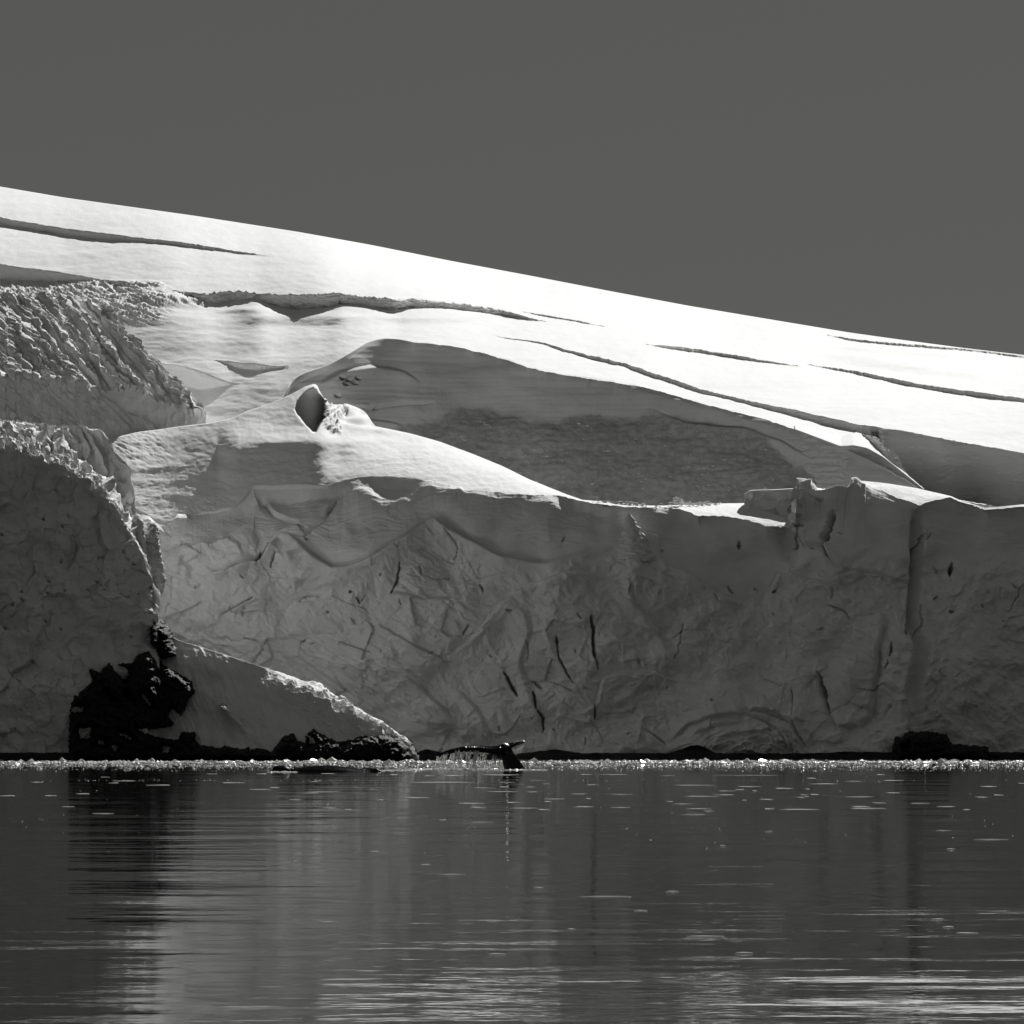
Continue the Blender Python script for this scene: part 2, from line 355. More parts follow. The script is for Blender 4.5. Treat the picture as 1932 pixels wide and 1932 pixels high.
# ------------------------------------------------------------------ A: front ice cliff with the snow shelf above it
def ice_cliff():
    u = np.arange(-200, 2131, STEP)
    r1 = line(u, R1, 1.5); r2 = line(u, R2, 1.5)
    BR = (1499,)
    s0 = psmooth(np.interp(u, [-200, 330, 600, 800, 1000, 1250, 1400, 1498, 1500, 1590, 1750, 2130], [985, 985, 930, 925, 945, 965, 985, 995, 928, 935, 950, 965]), u, 40, BR)
    r2s = psmooth(np.interp(u, *np.array(R2, float).T), u, 10, BR)
    r1 = r1 + (1.2 * perlin(u / 14, u * 0, 8) + 0.7 * perlin(u / 5, u * 0, 9)) * (1 - ss(425, 440, u) * ss(640, 625, u))
    r1 = np.maximum(r1, r2 + 1.2)
    # face: water line up to the rim
    n = 330
    tt = np.linspace(0, 1, n)[:, None]
    V = np.where(tt < .75, 1433 - 403 * tt / .75, 1030 + (r1[None] - 1030) * (tt - .75) / .25)
    U = np.broadcast_to(u, V.shape)
    H = (1433 - V)
    yb = line(u, [(-200, 262), (250, 263), (330, 263), (500, 262.5), (800, 262), (1100, 261.5), (1300, 262), (1500, 262.5), (1600, 261), (1730, 260), (1745, 261), (2130, 261)], 20)
    Y = yb[None] + H / 27.4 * line(u, [(-200, -.02), (450, -.02), (850, .08), (1200, .10), (1500, .10), (2130, .06)], 20)[None]
    D = np.zeros(V.shape)
    wu = 14 * fbm(U / 90, V / 90, 3, 11); wv = 14 * fbm(U / 90, V / 90, 3, 12)
    Uw, Vw = U + wu, V + wv
    arc = line(u, [(-200, 1040), (330, 1010), (522, 1001), (600, 1057), (660, 1071), (768, 1015), (815, 977), (910, 1028), (994, 1063), (1099, 1048), (1170, 1020), (1243, 1045), (1323, 1100), (1400, 1120), (1500, 1050), (2130, 1040)], 6)
    low = ss(-10, 45, V - arc[None])                           # the lower wall is rougher than the smooth top
    D += 1.3 * fbm(Uw / 260, Vw / 230, 3, 21)
    D += (0.05 + 0.42 * low) * (ridged(Uw / 105, Vw / 80, 3, 31, .45) - .7) * .5
    D += (0.01 + 0.10 * low) * ridged((Uw * .8 + Vw * .6) / 60, (Vw * .8 - Uw * .6) / 26, 4, 41, .5)
    D += (0.012 + 0.03 * low) * fbm(Uw / 11, Vw / 9, 3, 51)
    D += .028 * fbm(U / 60, Vw / 5, 3, 55) * (1 - low)        # faint level layers
    D += (.03 + .19 * low) * facet((U + .3 * wu) / 70, (V + .3 * wv) / 52, 1, .9) + (.008 + .06 * low) * facet(Uw / 24, Vw / 17, 2, .9) + low * .018 * facet(Uw / 10, Vw / 7, 3)
    # swirls bottom left slanting down-right
    sl_ = ss(850, 700, U) * ss(1150, 1280, V)
    D += .30 * sl_ * ridged((U * .78 - V * .62) / 80 * 0.5, (V * .78 + U * -.5) / 16, 4, 61)
    # swirl mound bottom right
    rr = np.hypot((U - 1420) / 1.7, (V - 1445)); an = np.arctan2(V - 1445, U - 1420)
    mk = ss(82, 68, rr)
    D += mk * (.35 * ridged(rr / 13, an * 1.3, 4, 71, .6) + .5 * np.clip(1 - rr / 80, 0, 1)) 
    # traced ledges (dark joint, lower side proud)
    for pts, h, LL, g, wd, sd in (
        ([(522, 1001), (547, 1012), (600, 1057), (626, 1072), (659, 1071), (715, 1046), (768, 1015), (790, 995), (815, 977), (846, 1000), (910, 1028), (957, 1056), (994, 1063), (1042, 1062), (1099, 1048), (1164, 1025), (1174, 1008)], 1.0, 30, .35, 4, 1),
        ([(1205, 1000), (1243, 1017), (1242, 1045), (1262, 1070), (1292, 1080), (1323, 1100), (1352, 1116), (1400, 1135)], .8, 26, .3, 4, 1),
        ([(850, 1238), (902, 1194), (941, 1142), (967, 1121), (1010, 1100), (1060, 1085), (1130, 1080)], .8, 26, .25, 5, 1),
        ([(1180, 1085), (1196, 1142), (1240, 1186), (1256, 1225), (1290, 1262)], .6, 26, .2, 5, 1),
        ([(1032, 1334), (1040, 1328), (1053, 1326), (1071, 1334), (1087, 1344), (1100, 1342), (1123, 1321), (1131, 1290), (1139, 1275), (1175, 1264), (1253, 1270), (1292, 1278)], .55, 18, .35, 3, 1),
        ([(390, 1085), (435, 1074), (472, 1060), (488, 1054), (505, 1026), (520, 1010)], 1.1, 22, .5, 2.5, 1),
        ([(538, 1040), (545, 1080), (556, 1113)], .8, 22, .2, 4, -1),
        ([(635, 939), (614, 973), (572, 1012), (547, 1012)], .35, 24, .3, 2.5, 1),
        ([(350, 1045), (380, 1030), (420, 1020), (460, 980), (500, 930)], .8, 24, .3, 4, 1),
        ([(495, 925), (520, 960), (560, 985), (522, 1001)], .5, 24, .3, 4, -1),
        ([(712, 1171), (746, 1197), (827, 1241), (850, 1262)], .5, 20, .35, 2.5, 1),
        ([(660, 1180), (700, 1165), (740, 1120), (800, 1130), (850, 1128), (900, 1105)], .5, 22, .2, 4, 1),
        ([(1546, 1344), (1567, 1350), (1578, 1369), (1622, 1371), (1641, 1349), (1645, 1307), (1657, 1228), (1668, 1180), (1660, 1150)], -.9, 24, .4, 4, 1),
        ([(1409, 1345), (1419, 1339), (1459, 1349), (1499, 1365), (1515, 1390), (1530, 1418)], .7, 16, .7, 3, -1),
        ([(1405, 1348), (1445, 1362), (1475, 1390), (1490, 1420)], .5, 14, .5, 3, -1),
        ([(1270, 1398), (1300, 1368), (1345, 1352), (1405, 1346)], .6, 16, .4, 3, -1),
        ([(1400, 1360), (1345, 1370), (1305, 1390)], .5, 14, .4, 3, 1),
        ([(1455, 1110), (1470, 1080), (1490, 1085), (1500, 1070), (1530, 1060)], .6, 18, .3, 3, 1),
        ([(1570, 1090), (1600, 1075), (1640, 1080), (1690, 1095), (1718, 1100)], .4, 18, .2, 3, -1),
        ([(720, 1290), (770, 1281), (792, 1297), (830, 1330), (860, 1370)], .6, 18, .35, 3, 1),
        ([(560, 1230), (640, 1255), (700, 1262), (760, 1262), (800, 1275)], .5, 18, .3, 3, 1),
        ([(800, 1325), (820, 1351), (850, 1380), (880, 1410)], .5, 16, .3, 3, -1),
        ([(860, 1300), (900, 1330), (915, 1370), (935, 1400)], .5, 16, .3, 4, 1),
        ([(990, 1150), (1000, 1200), (985, 1260), (1000, 1310), (1015, 1340), (1030, 1375)], .7, 22, .2, 6, 1),
        ([(1500, 998), (1520, 1030), (1557, 1036), (1566, 1052), (1600, 1080)], .8, 20, .4, 4, -1),
    ):
        D = ledge(D, Uw * .35 + U * .65, Vw * .35 + V * .65, pts, h, LL, g, wd, sd)
    # cracks and holes
    jit = U + 1.5 * fbm(U / 12, V / 12, 2, 81)
    for pts, wd, dp in (
        ([(1114, 1165), (1116, 1178), (1119, 1189), (1119, 1220), (1122, 1241), (1127, 1262)], 2.6, 2.2),
        ([(1049, 1203), (1051, 1216)], 3, 1.6), ([(1051, 1216), (1054, 1240), (1066, 1264), (1081, 1288)], 1.6, 1.0),
        ([(952, 1269), (964, 1293), (976, 1312)], 3.2, 1.6), ([(1006, 1305), (1011, 1337)], 2.6, 1.6), ([(1014, 1340), (1023, 1353), (1024, 1381)], 2, 1.3),
        ([(1123, 1327), (1123, 1359)], 1.8, 1.3), ([(1546, 1270), (1551, 1297), (1559, 1322), (1567, 1345)], 4.4, 2.6),
        ([(1716, 1155), (1713, 1178), (1710, 1196)], 3.8, 2.4), ([(1746, 1008), (1738, 1043), (1735, 1085), (1737, 1106)], 3.4, 2.6),
        ([(1796, 1064), (1791, 1087)], 3.4, 2.2), ([(1684, 1212), (1679, 1239)], 2, 1.4), ([(1676, 1245), (1670, 1262)], 1.3, 1),
        ([(1571, 1110), (1568, 1130)], 1.6, 1), ([(1576, 978), (1566, 1010), (1557, 1034)], 6, 1.8), ([(1557, 1034), (1565, 1052)], 2, 1.2),
        ([(754, 1065), (750, 1096), (738, 1121)], 2.2, 1.3), ([(672, 1128), (679, 1138)], 1.8, 1), ([(659, 1117), (663, 1118)], 2, 1), ([(617, 1154), (620, 1155)], 2, .8),
        ([(577, 1014), (580, 1015)], 2, .8), ([(492, 1040), (486, 1056), (478, 1059)], 2.4, 1.6), ([(518, 1040), (510, 1068)], 2, .9),
        ([(1395, 1021), (1394, 1033)], 2.6, 1.3), ([(1499, 1030), (1507, 1027)], 3, 1.5), ([(1462, 1115), (1468, 1110)], 2.2, 1.2),
        ([(884, 1180), (874, 1196)], 1.6, .8), ([(1790, 1155), (1798, 1156)], 2.5, 1.3), ([(906, 1103), (912, 1118)], 1.8, .9), ([(635, 935), (618, 962)], 2.4, .7),
        ([(1740, 1140), (1742, 1180), (1736, 1200)], 1.5, .9), ([(1503, 945), (1560, 960)], 2, .6), ([(1460, 985), (1520, 1000)], 2, .7),
        ([(1560, 1140), (1590, 1152), (1600, 1165)], 1.6, .6), ([(480, 1125), (420, 1158)], 1.4, .5), ([(640, 1210), (700, 1232)], 1.2, .5),
        ([(160, 1160), (168, 1162)], 2, .6)):
        D = crack(D, jit, V, pts, wd, dp)
    rg = np.random.default_rng(5)
    for k in range(70):                              # pocks and short fissures
        cu, cv = rg.uniform(340, 2100), rg.uniform(1010, 1400); an = rg.uniform(-1.2, 1.9); le = rg.uniform(2, 16)
        D = crack(D, jit, V, [(cu, cv), (cu + le * math.cos(an), cv + le * math.sin(an))], rg.uniform(.8, 2.0), rg.uniform(.3, .8))
    for k in range(15):                              # long thin fractures, some branching
        cu, cv = rg.uniform(320, 1900), rg.uniform(1040, 1380); an = rg.choice([rg.uniform(.9, 1.9), rg.uniform(-.5, .6)]); pl = [(cu, cv)]
        for j in range(rg.integers(3, 7)):
            an += rg.normal(0, .35); le = rg.uniform(7, 18); pl.append((pl[-1][0] + le * math.cos(an), pl[-1][1] + le * math.sin(an)))
        D = crack(D, jit, V, pl, rg.uniform(.6, 1.3), rg.uniform(.25, .7))
    # column joint at the right
    D -= 1.6 * np.exp(-((U - line(u, [(0, 1728), (2130, 1728)])[None] - 10 * perlin(V / 90, V * 0, 3)) / 11) ** 4) * ss(955, 985, V) * ss(1440, 1250, V)
    D -= 1.2 * np.exp(-((U - 1478 - .35 * (V - 1000)) / 16) ** 2) * ss(1080, 1000, V)
    # top tucks back under the rim; wave-cut notch at the foot
    D -= .5 * ss(1424, 1433, V)
    edge = np.clip((V - r1[None]) / 14, 0, 1)
    D *= 0.25 + 0.75 * edge
    # ridge that climbs to the little pinnacle
    D += .9 * blob(U, V, 1192, 1075, 24, 38) * edge
    # shelf
    m = 100
    ts = np.linspace(0, 1, m + 1)[1:, None]
    V2 = r1[None] + (r2 - r1)[None] * ts
    U2 = np.broadcast_to(u, V2.shape)
    q1 = psmooth(np.interp(u, [-200, 258, 330, 410, 440, 600, 640, 760, 900, 1050, 1290, 1400, 1498, 1500, 1600, 1740, 2130], [.62, .62, .68, .84, .88, .86, .58, .50, .42, .33, .32, .38, .45, .35, .45, .42, .4]), u, 14, BR)
    q2 = psmooth(np.interp(u, [-200, 300, 450, 560, 640, 800, 1000, 1498, 1500, 1650, 2130], [.48, .48, .40, .42, .30, .20, .15, .16, .18, .22, .2]), u, 14, BR)
    def qf(Uq, Vq, panel=1.0):
        f = np.clip((s0[None] - Vq) / np.maximum(s0 - r2s, 8)[None], -.3, 1)
        q = q1[None] + (q2 - q1)[None] * np.sign(f) * np.abs(f) ** 1.4
        q = q + .25 * blob(Uq, Vq, 640, 850, 35, 14) + .2 * blob(Uq, Vq, 700, 812, 60, 5, 8) - .12 * blob(Uq, Vq, 600, 824, 70, 7, 3) \
              + .30 * blob(Uq, Vq, 300, 886, 60, 4, -4) + .25 * blob(Uq, Vq, 250, 911, 30, 5) - .15 * blob(Uq, Vq, 300, 878, 60, 4, -6)
        # the steep buttress under the cornice, and the flatter snow above its lip
        lip = 845 - 12 * ss(440, 520, Uq) + 3 * perlin(Uq / 50, Uq * 0, 7)
        pu = ss(408, 452, Uq); pr = ss(636, 588, Uq + .3 * (Vq - 880) + 5 * fbm(Vq / 8, Uq / 60, 3, 9))
        pan = pu * pr * ss(lip - 5, lip + 9, Vq) * panel
        q = q * (1 - pan) + 1.02 * pan
        return np.maximum(q + .03 * fbm(Uq / 120, Vq / 30, 2, 91), .16)
    base = psmooth(yb + (1433 - s0) / 27.4 * .12, u, 30, BR)
    SL = Slope(u, s0, base, lambda a, b_: qf(a, b_, 0.0), 330, 80); SP = Slope(u, s0, base, qf, 330, 80)
    wv_ = s0[None] + 80 - 2.0 * np.arange(len(SL.Y))[:, None]        # above the lip the buttress eases back into the slope
    SL.Y = SL.Y - (SL.Y - SP.Y) * np.exp(-(np.clip(838 - wv_, 0, None) / 26) ** 2)
    Y2 = SL(V2)
    diff = smooth1(Y2[0] - Y[-1], 2)
    dfs = smooth1(diff, 18); hh = np.clip(V - r1[None], 0, None)
    Y = Y + dfs[None] * np.exp(-hh / 50) + (diff - dfs)[None] * np.exp(-hh / 12)
    D2 = .05 * fbm(U2 / 16, V2 / 7, 3, 95) * .5 + .05 * fbm(U2 / 70, V2 / 22, 2, 96)
    rgh = ss(150, 230, U2) * ss(360, 260, U2) * ss(900, 850, V2) + .7 * ss(330, 350, U2) * ss(450, 400, U2) * ss(925, 950, V2)
    D2 += rgh * .055 * ridged((U2 * .9 + V2 * .45) / 30, (V2 * .9 - U2 * .45) / 5, 3, 97)
    # diagonal wind ripples on the left flank
    D2 += .022 * ss(450, 400, U2) * ss(850, 900, V2) * ridged((U2 + .2 * V2) / 22, V2 / 3.5, 2, 98)
    D2 += .25 * blob(U2, V2, 385, 945, 8, 30, 60) * 0
    # scooped wind hollow of the fin
    sc = polysdf(U2, V2, [(592, 729), (599, 733), (604, 745), (616, 760), (617, 785), (604, 800), (597, 815), (590, 815), (574, 798), (562, 784), (556, 772), (560, 756), (570, 744), (583, 732)])
    mk_ = ss(-.8, 1.2, sc); Y2 = Y2 * (1 - mk_) + (SL(np.full((1, len(u)), 742.0)) + .02 * (V2 - 742)) * mk_
    # rubble right of the fin
    rb = ss(-4, 2, polysdf(U2, V2, [(612, 752), (640, 764), (655, 764), (660, 775), (636, 790), (645, 818), (625, 815), (610, 800), (616, 780)]))
    D2 += rb * (.22 * facet(U2 / 7, V2 / 5, 4) + .10 * fbm(U2 / 4, V2 / 4, 2, 99) + .12)
    for (bu, bv, ru, rv) in ((655, 779, 14, 5), (690, 776, 12, 4), (672, 795, 34, 5)):
        D2 -= .35 * blob(U2, V2, bu, bv, ru * .7, rv, 8)
    # behind the crest the snow falls away out of sight
    back = []
    for k, (dz, dy) in enumerate(((.15, .5), (.6, 1.4), (2.0, 3.0), (6.0, 6.0))):
        back.append((dz, dy))
    X, YY, Z = world(np.concatenate([U, U2]), np.concatenate([V, V2]), np.concatenate([Y, Y2]))
    X, YY, Z = displace(X, YY, Z, np.concatenate([D, D2 * np.minimum(1, (V2 - r2[None]) / 4 + .15)]))
    bx = np.stack([X[-1] * (1 + dy / 260) for dz, dy in back]); by = np.stack([YY[-1] + dy for dz, dy in back]); bz = np.stack([Z[-1] - dz for dz, dy in back])
    X = np.concatenate([X, bx]); YY = np.concatenate([YY, by]); Z = np.concatenate([Z, bz])
    Z[0] = -1.0
    dirt_shade = np.zeros(X.shape)
    kp = np.ones((X.shape[0] - 1, X.shape[1] - 1), bool); cj = int(np.searchsorted(u, 1499)); kp[int(n * .75) + 1:, cj - 1:cj + 1] = False
    o = mesh_grid('ice_cliff', X, YY, Z, M_ice, {'dirt_shade': dirt_shade}, None, kp)
    # snow material on the shelf
    o.data.materials.append(M_snow)
    mi = np.zeros(kp.shape, np.int32); mi[n - 1:] = 1; mi = mi[kp]
    o.data.polygons.foreach_set('material_index', mi)
    tag(o, kind='structure')
    print('shelf crest depth', [round(SL.at(x, np.interp(x, *np.array(R2, float).T)), 1) for x in (0, 150, 250, 380, 500, 600, 800, 1000, 1200, 1450, 1600, 1800)])
    return SL, u, V, Y
SHELF, uA, VA, YA = ice_cliff()
def face_at(u, v):
    i = int(np.searchsorted(uA, u)); return float(np.interp(-v, -VA[:, i], YA[:, i]))

# ------------------------------------------------------------------ B + C: the shaded bowl wall and the snowfield up to the skyline
def snow_slope():
    u = np.arange(-200, 2131, STEP)
    cr = line(u, CR3 + [(1620, 858), (1660, 878), (1740, 925), (1814, 945), (2130, 990)], 3)
    cr = cr + (1.4 * perlin(u / 22, u * 0, 3) + .9 * perlin(u / 7, u * 0, 4)) * ss(730, 800, u)
    sk = line(u, SKYL, 12)
    st0 = psmooth(np.interp(u, [-200, 120, 309, 466, 544, 600, 658, 720, 850, 1000, 1217, 1435, 1586, 1814, 2130], [860, 850, 828, 790, 735, 700, 668, 645, 655, 690, 731, 789, 835, 890, 930]), u, 50) + 130
    sks = line(u, SKYL, 30)
    lat = line(u, [(-200, .40), (300, .42), (560, .29), (720, .06), (900, -.03), (1300, -.07), (2130, -.05)], 50)
    def qf(Uq, Vq):
        fr = np.clip((st0[None] - Vq) / (st0 - sks)[None], -.2, 1)
        q = .36 - .20 * np.clip(fr, 0, 1) ** 1.5 + lat[None] * (1 - .8 * fr)
        q = q + .16 * blob(Uq, Vq, 300, 640, 150, 40) - .10 * blob(Uq, Vq, 520, 660, 240, 20)
        q = q + .5 * blob(Uq, Vq, 438, 588, 45, 6) + .55 * blob(Uq, Vq, 516, 605, 46, 8) + .55 * blob(Uq, Vq, 606, 605, 46, 8) + .34 * blob(Uq, Vq, 780, 603, 110, 5, 1) \
              + .15 * blob(Uq, Vq, 350, 575, 50, 8) - .14 * blob(Uq, Vq, 560, 592, 180, 5) - .15 * blob(Uq, Vq, 480, 580, 50, 4)
        q = q + .12 * blob(Uq, Vq, 1680, 690, 150, 8, 8) + .12 * blob(Uq, Vq, 1740, 668, 160, 5, 4) + .08 * blob(Uq, Vq, 800, 590, 300, 5, 3)
        q = q + .016 * fbm((Uq + Vq) / 170, Vq / 16, 2, 111)
        return np.maximum(q, te(Vq) + .085)
    SL = Slope(u, st0, 276 + 0 * u, qf, 720, 60)
    yc = smooth1(SL(cr[None])[0], 2)
    # wall
    nw = 150
    foot = np.maximum(line(u, R2, 3) + 45, cr + 6)
    tw = np.linspace(0, 1, nw)[:, None]
    V = foot[None] + (cr - foot)[None] * tw; U = np.broadcast_to(u, V.shape)
    db = line(u, [(-200, 900), (700, 830), (770, 802), (826, 792), (868, 773), (890, 774), (921, 765), (938, 782), (972, 788), (1000, 801), (1050, 800), (1099, 782), (1155, 788), (1197, 798), (1225, 775), (1267, 793), (1340, 800), (1421, 813), (1460, 850), (1491, 877), (1547, 905), (1600, 940), (2130, 1100)], 3)
    db = db + 5 * fbm(u / 30, u * 0, 3, 5)
    deb = ss(-9, 9, V - db[None] + 3 * fbm(U / 9, V / 9, 3, 44))
    q = 4.5 * (1 - deb) + 1.5 * deb
    dv = np.abs(np.diff(V, axis=0)); Y = np.zeros(V.shape); y = yc.copy(); Y[-1] = y
    for k in range(nw - 2, -1, -1):
        y = y - dv[k] / F * y / np.maximum(q[k] - te(V[k]), .1); Y[k] = y
    for k in range(nw): Y[k] = smooth1(Y[k], 14)
    Y = Y + (yc - Y[-1])[None] * np.exp(-np.clip(V - cr[None], 0, None) / 10)
    D = .5 * fbm(U / 200, V / 120, 3, 101) + .03 * fbm(U / 160, V / 9, 3, 102) + .012 * fbm(U / 12, V / 9, 3, 103)
    D += deb * (.035 * facet(U / 13, V / 8, 7) + .05 * fbm(U / 22, V / 14, 3, 105) + .12)
    D = ledge(D, U, V, [(640, 765), (700, 772), (760, 760), (826, 756)], -.4, 25, .2, 3, 1)
    D = ledge(D, U, V, [(690, 760), (690, 790), (760, 800)], .4, 20, .2, 3, 1)
    D = ledge(D, U, V, [(1225, 771), (1290, 800), (1400, 810), (1470, 830), (1560, 880), (1610, 900)], .4, 20, .2, 3, 1)
    D = ledge(D, U, V, [(600, 725), (640, 700), (700, 690), (760, 700), (800, 720)], .35, 40, .1, 5, 1)
    for a, b_ in ((650, 715), (662, 720), (640, 712), (632, 745), (705, 768), (668, 712), (646, 722)):
        D = crack(D, U, V, [(a, b_), (a + 9, b_ + 4)], 3.0, .9)
    D *= np.clip((V - cr[None]) / 10, 0.1, 1)
    wall_dirt_shade = .42 + deb * (.34 + .16 * fbm(U / 16, V / 9, 4, 107)) + .6 * blob(U, V, 655, 718, 16, 9) * (fbm(U / 5, V / 5, 2, 108) > 0)  # wall's shade put into its colour; debris dirtier, plus a few dirt specks
    # snowfield
    n = 300
    t2 = np.linspace(0, 1, n + 1)[1:, None]
    V2 = cr[None] + (sk - cr)[None] * t2; U2 = np.broadcast_to(u, V2.shape)
    bands = [
        ([(-200, 372), (123, 433), (256, 448), (354, 459), (424, 470), (508, 483)], [(-200, 388), (123, 446), (228, 454), (312, 461), (382, 471), (407, 472.5), (508, 483.5)]),
        ([(-200, 470), (123, 516), (214, 531), (275, 542)], [(-200, 520), (123, 537), (172, 533), (200, 537), (275, 543)]),
        ([(326, 550), (382, 556), (404, 554), (438, 549.5), (480, 554.5), (564, 557), (635, 553.5), (692, 560), (748, 566.5), (776, 564.8), (860, 572.4), (930, 583), (972, 591.5), (1027, 607)],
         [(326, 551), (352, 560), (396, 570), (410, 571), (452, 565.5), (488, 561.5), (508, 573), (536, 582.5), (564, 585), (620, 580), (638, 572), (692, 577), (748, 586), (776, 580), (860, 583), (944, 594), (1000, 604), (1027, 608)]),
        ([(985, 588.5), (1027, 594), (1120, 612), (1141, 616)], [(985, 589.5), (1027, 596.5), (1120, 614.5), (1141, 616.5)]),
        ([(408, 680), (425, 680), (452, 686), (500, 689), (548, 692)], [(408, 681), (420, 686), (450, 694), (470, 697), (500, 696), (548, 693)]),
        ([(285, 680), (295, 685), (334, 688), (368, 699), (418, 718), (444, 725)], [(285, 705), (312, 713), (354, 730), (382, 735.5), (424, 728), (444, 726)]),
        ([(-200, 790), (330, 785), (379, 786), (424, 783), (452, 777), (468, 774)], [(-200, 830), (330, 830), (379, 818), (424, 815), (452, 805), (468, 790)]),
        (ETOP, EBOT + [(1664, 860), (1740, 925), (1814, 945), (2130, 990)]),
        ([(1222, 649.5), (1267, 652.5), (1323, 659.5), (1407, 674), (1435, 680), (1505, 691)], [(1222, 651.5), (1267, 658.5), (1323, 666), (1407, 680), (1435, 684.5), (1505, 692.6)]),
        ([(1525, 688), (1592, 697), (1615, 700), (1671, 712), (1727, 724), (1814, 737), (2000, 760)], [(1525, 689.6), (1592, 701.5), (1615, 705), (1671, 719), (1727, 732), (1814, 745), (2000, 767)]),
        ([(1560, 632), (1615, 641), (1704, 648.5), (1814, 657), (1950, 674)], [(1560, 633.6), (1615, 645), (1704, 653.5), (1814, 661.5), (1950, 678)]),
    ]
    Y2 = SL(V2)
    bm = np.zeros(V2.shape)
    for top, bot in bands: bm = np.maximum(bm, band(U2, V2, top, bot)); Y2 = bench(U2, V2, Y2, top, bot)
    D2 = .03 * fbm(U2 / 30, V2 / 8, 4, 121) + .085 * fbm(U2 / 210 + V2 / 70, V2 / 34, 2, 128) * (1 - bm) + bm * (.06 + .12 * ss(320, 400, U2) * ss(1000, 900, U2) * ss(530, 545, V2) * ss(625, 610, V2)) * ridged(U2 / 22, V2 / 6, 3, 122)
    rgh = ss(345, 260, U2) * ss(620, 590, V2) * ss(525, 540, V2) + .8 * ss(250, 300, U2) * ss(420, 380, U2) * np.exp(-((V2 - 566) / 9) ** 2)
    D2 += rgh * .22 * ridged((U2 * .95 + V2 * .3) / 40, (V2 * .95 - U2 * .3) / 6, 4, 123, .6)
    D2 *= np.clip((V2 - sk[None]) / 6, 0, 1)
    D2[:2] *= .3
    X, YY, Z = world(np.concatenate([U, U2]), np.concatenate([V, V2]), np.concatenate([Y, Y2]))
    X, YY, Z = displace(X, YY, Z, np.concatenate([D, D2]))
    bxs = []
    for dz, dy in ((.0, 8), (1.5, 30), (10, 90)):
        bxs.append((X[-1] * (1 + dy / 350), YY[-1] + dy, Z[-1] - dz + dy * .0))
    X = np.concatenate([X] + [b_[0][None] for b_ in bxs]); YY = np.concatenate([YY] + [b_[1][None] for b_ in bxs]); Z = np.concatenate([Z] + [b_[2][None] for b_ in bxs])
    X0 = X[0][None]; X = np.concatenate([X0, X]); YY = np.concatenate([YY[0][None] - 3, YY]); Z = np.concatenate([Z[0][None] - 8, Z])
    dirt_shade = np.zeros(X.shape); dirt_shade[1:nw + 1] = np.clip(wall_dirt_shade, 0, 1)
    o = mesh_grid('snow_slope', X, YY, Z, M_snow, {'dirt_shade': dirt_shade})
    tag(o, kind='structure')
    print('depth skyline', Y2[-1][::200].round(0), 'crest', yc[::200].round(0))
    wallY = Y - D
    return u, yc, V, wallY, db
uC, ycC, VW_, YW_, dbC = snow_slope()

# ------------------------------------------------------------------ M: right end of the bowl wall, a snow-capped mound
def mound():
    u = np.arange(1500, 1744, 1.2)
    cr = line(u, [(1500, 809.5), (1548, 827.6), (1586, 842), (1610, 840), (1637, 845.6), (1666, 862), (1704, 891.5), (1740, 920.6), (1744, 924)], 2.5)
    bk = line(u, [(1500, 800), (1540, 812), (1586, 822), (1615, 815.5), (1655, 825), (1662, 830), (1665, 842), (1682, 849), (1693, 860), (1700, 880), (1715, 898), (1740, 919), (1744, 923)], 1.2)
    bk = np.minimum(bk + .8 * perlin(u / 4, u * 0, 3), cr - .5)
    off = ss(1515, 1640, u) * 1.0
    yc = smooth1(np.interp(u, uC, ycC), 6) + .35 - .5 * ss(1500, 1545, u) - off
    yc = smooth1(np.interp(np.minimum(u, 1584), u, yc), 20)
    n = 80; t = np.linspace(0, 1, n)[:, None]; foot = cr * 0 + 975
    V = foot[None] + (cr - foot)[None] * t; U = np.broadcast_to(u, V.shape)
    Y = yc[None] - (V - cr[None]) / F * 281 / 3.5 * 1.2
    D = .15 * fbm(U / 60, V / 12, 4, 131) + .05 * fbm(U / 10, V / 8, 3, 132); D *= np.clip((V - cr[None]) / 8, .1, 1)
    m = 40; t2 = np.linspace(0, 1, m + 1)[1:, None]
    V2 = cr[None] + (bk - cr)[None] * t2; U2 = np.broadcast_to(u, V2.shape)
    q = .22 - .04 * t2 + 0 * V2
    lb = np.interp(u, [1600, 1630, 1640, 1655, 1670, 1740], [40, 22, 17, 10, 4, 2])[None]
    hol = ss(lb, lb + 4, cr[None] - V2)
    q = q * (1 - hol) + 2.5 * hol
    y = yc.copy(); Y2 = []
    dv = np.abs(np.diff(np.concatenate([cr[None], V2]), axis=0))
    for k in range(m):
        y = y + dv[k] / F * y / np.maximum(q[k] - te(V2[k]), .1); Y2.append(y.copy())
    Y2 = np.array(Y2)
    D2 = hol * .12 * ridged(U2 / 9, V2 / 7, 3, 135)
    X, YY, Z = world(np.concatenate([U, U2]), np.concatenate([V, V2]), np.concatenate([Y, Y2]))
    X, YY, Z = displace(X, YY, Z, np.concatenate([D, D2]))
    X = np.concatenate([X, X[-1:] * 1.004, X[-1:] * 1.01]); YY = np.concatenate([YY, YY[-1:] + 1, YY[-1:] + 3]); Z = np.concatenate([Z, Z[-1:] - .5, Z[-1:] - 6])
    dm = np.zeros(X.shape); dm[:n - 1] = .42  # same painted shade as the bowl wall, so the two match
    tag(mesh_grid('snow_mound', X, YY, Z, M_snow, {'dirt_shade': dm}), kind='structure')
mound()

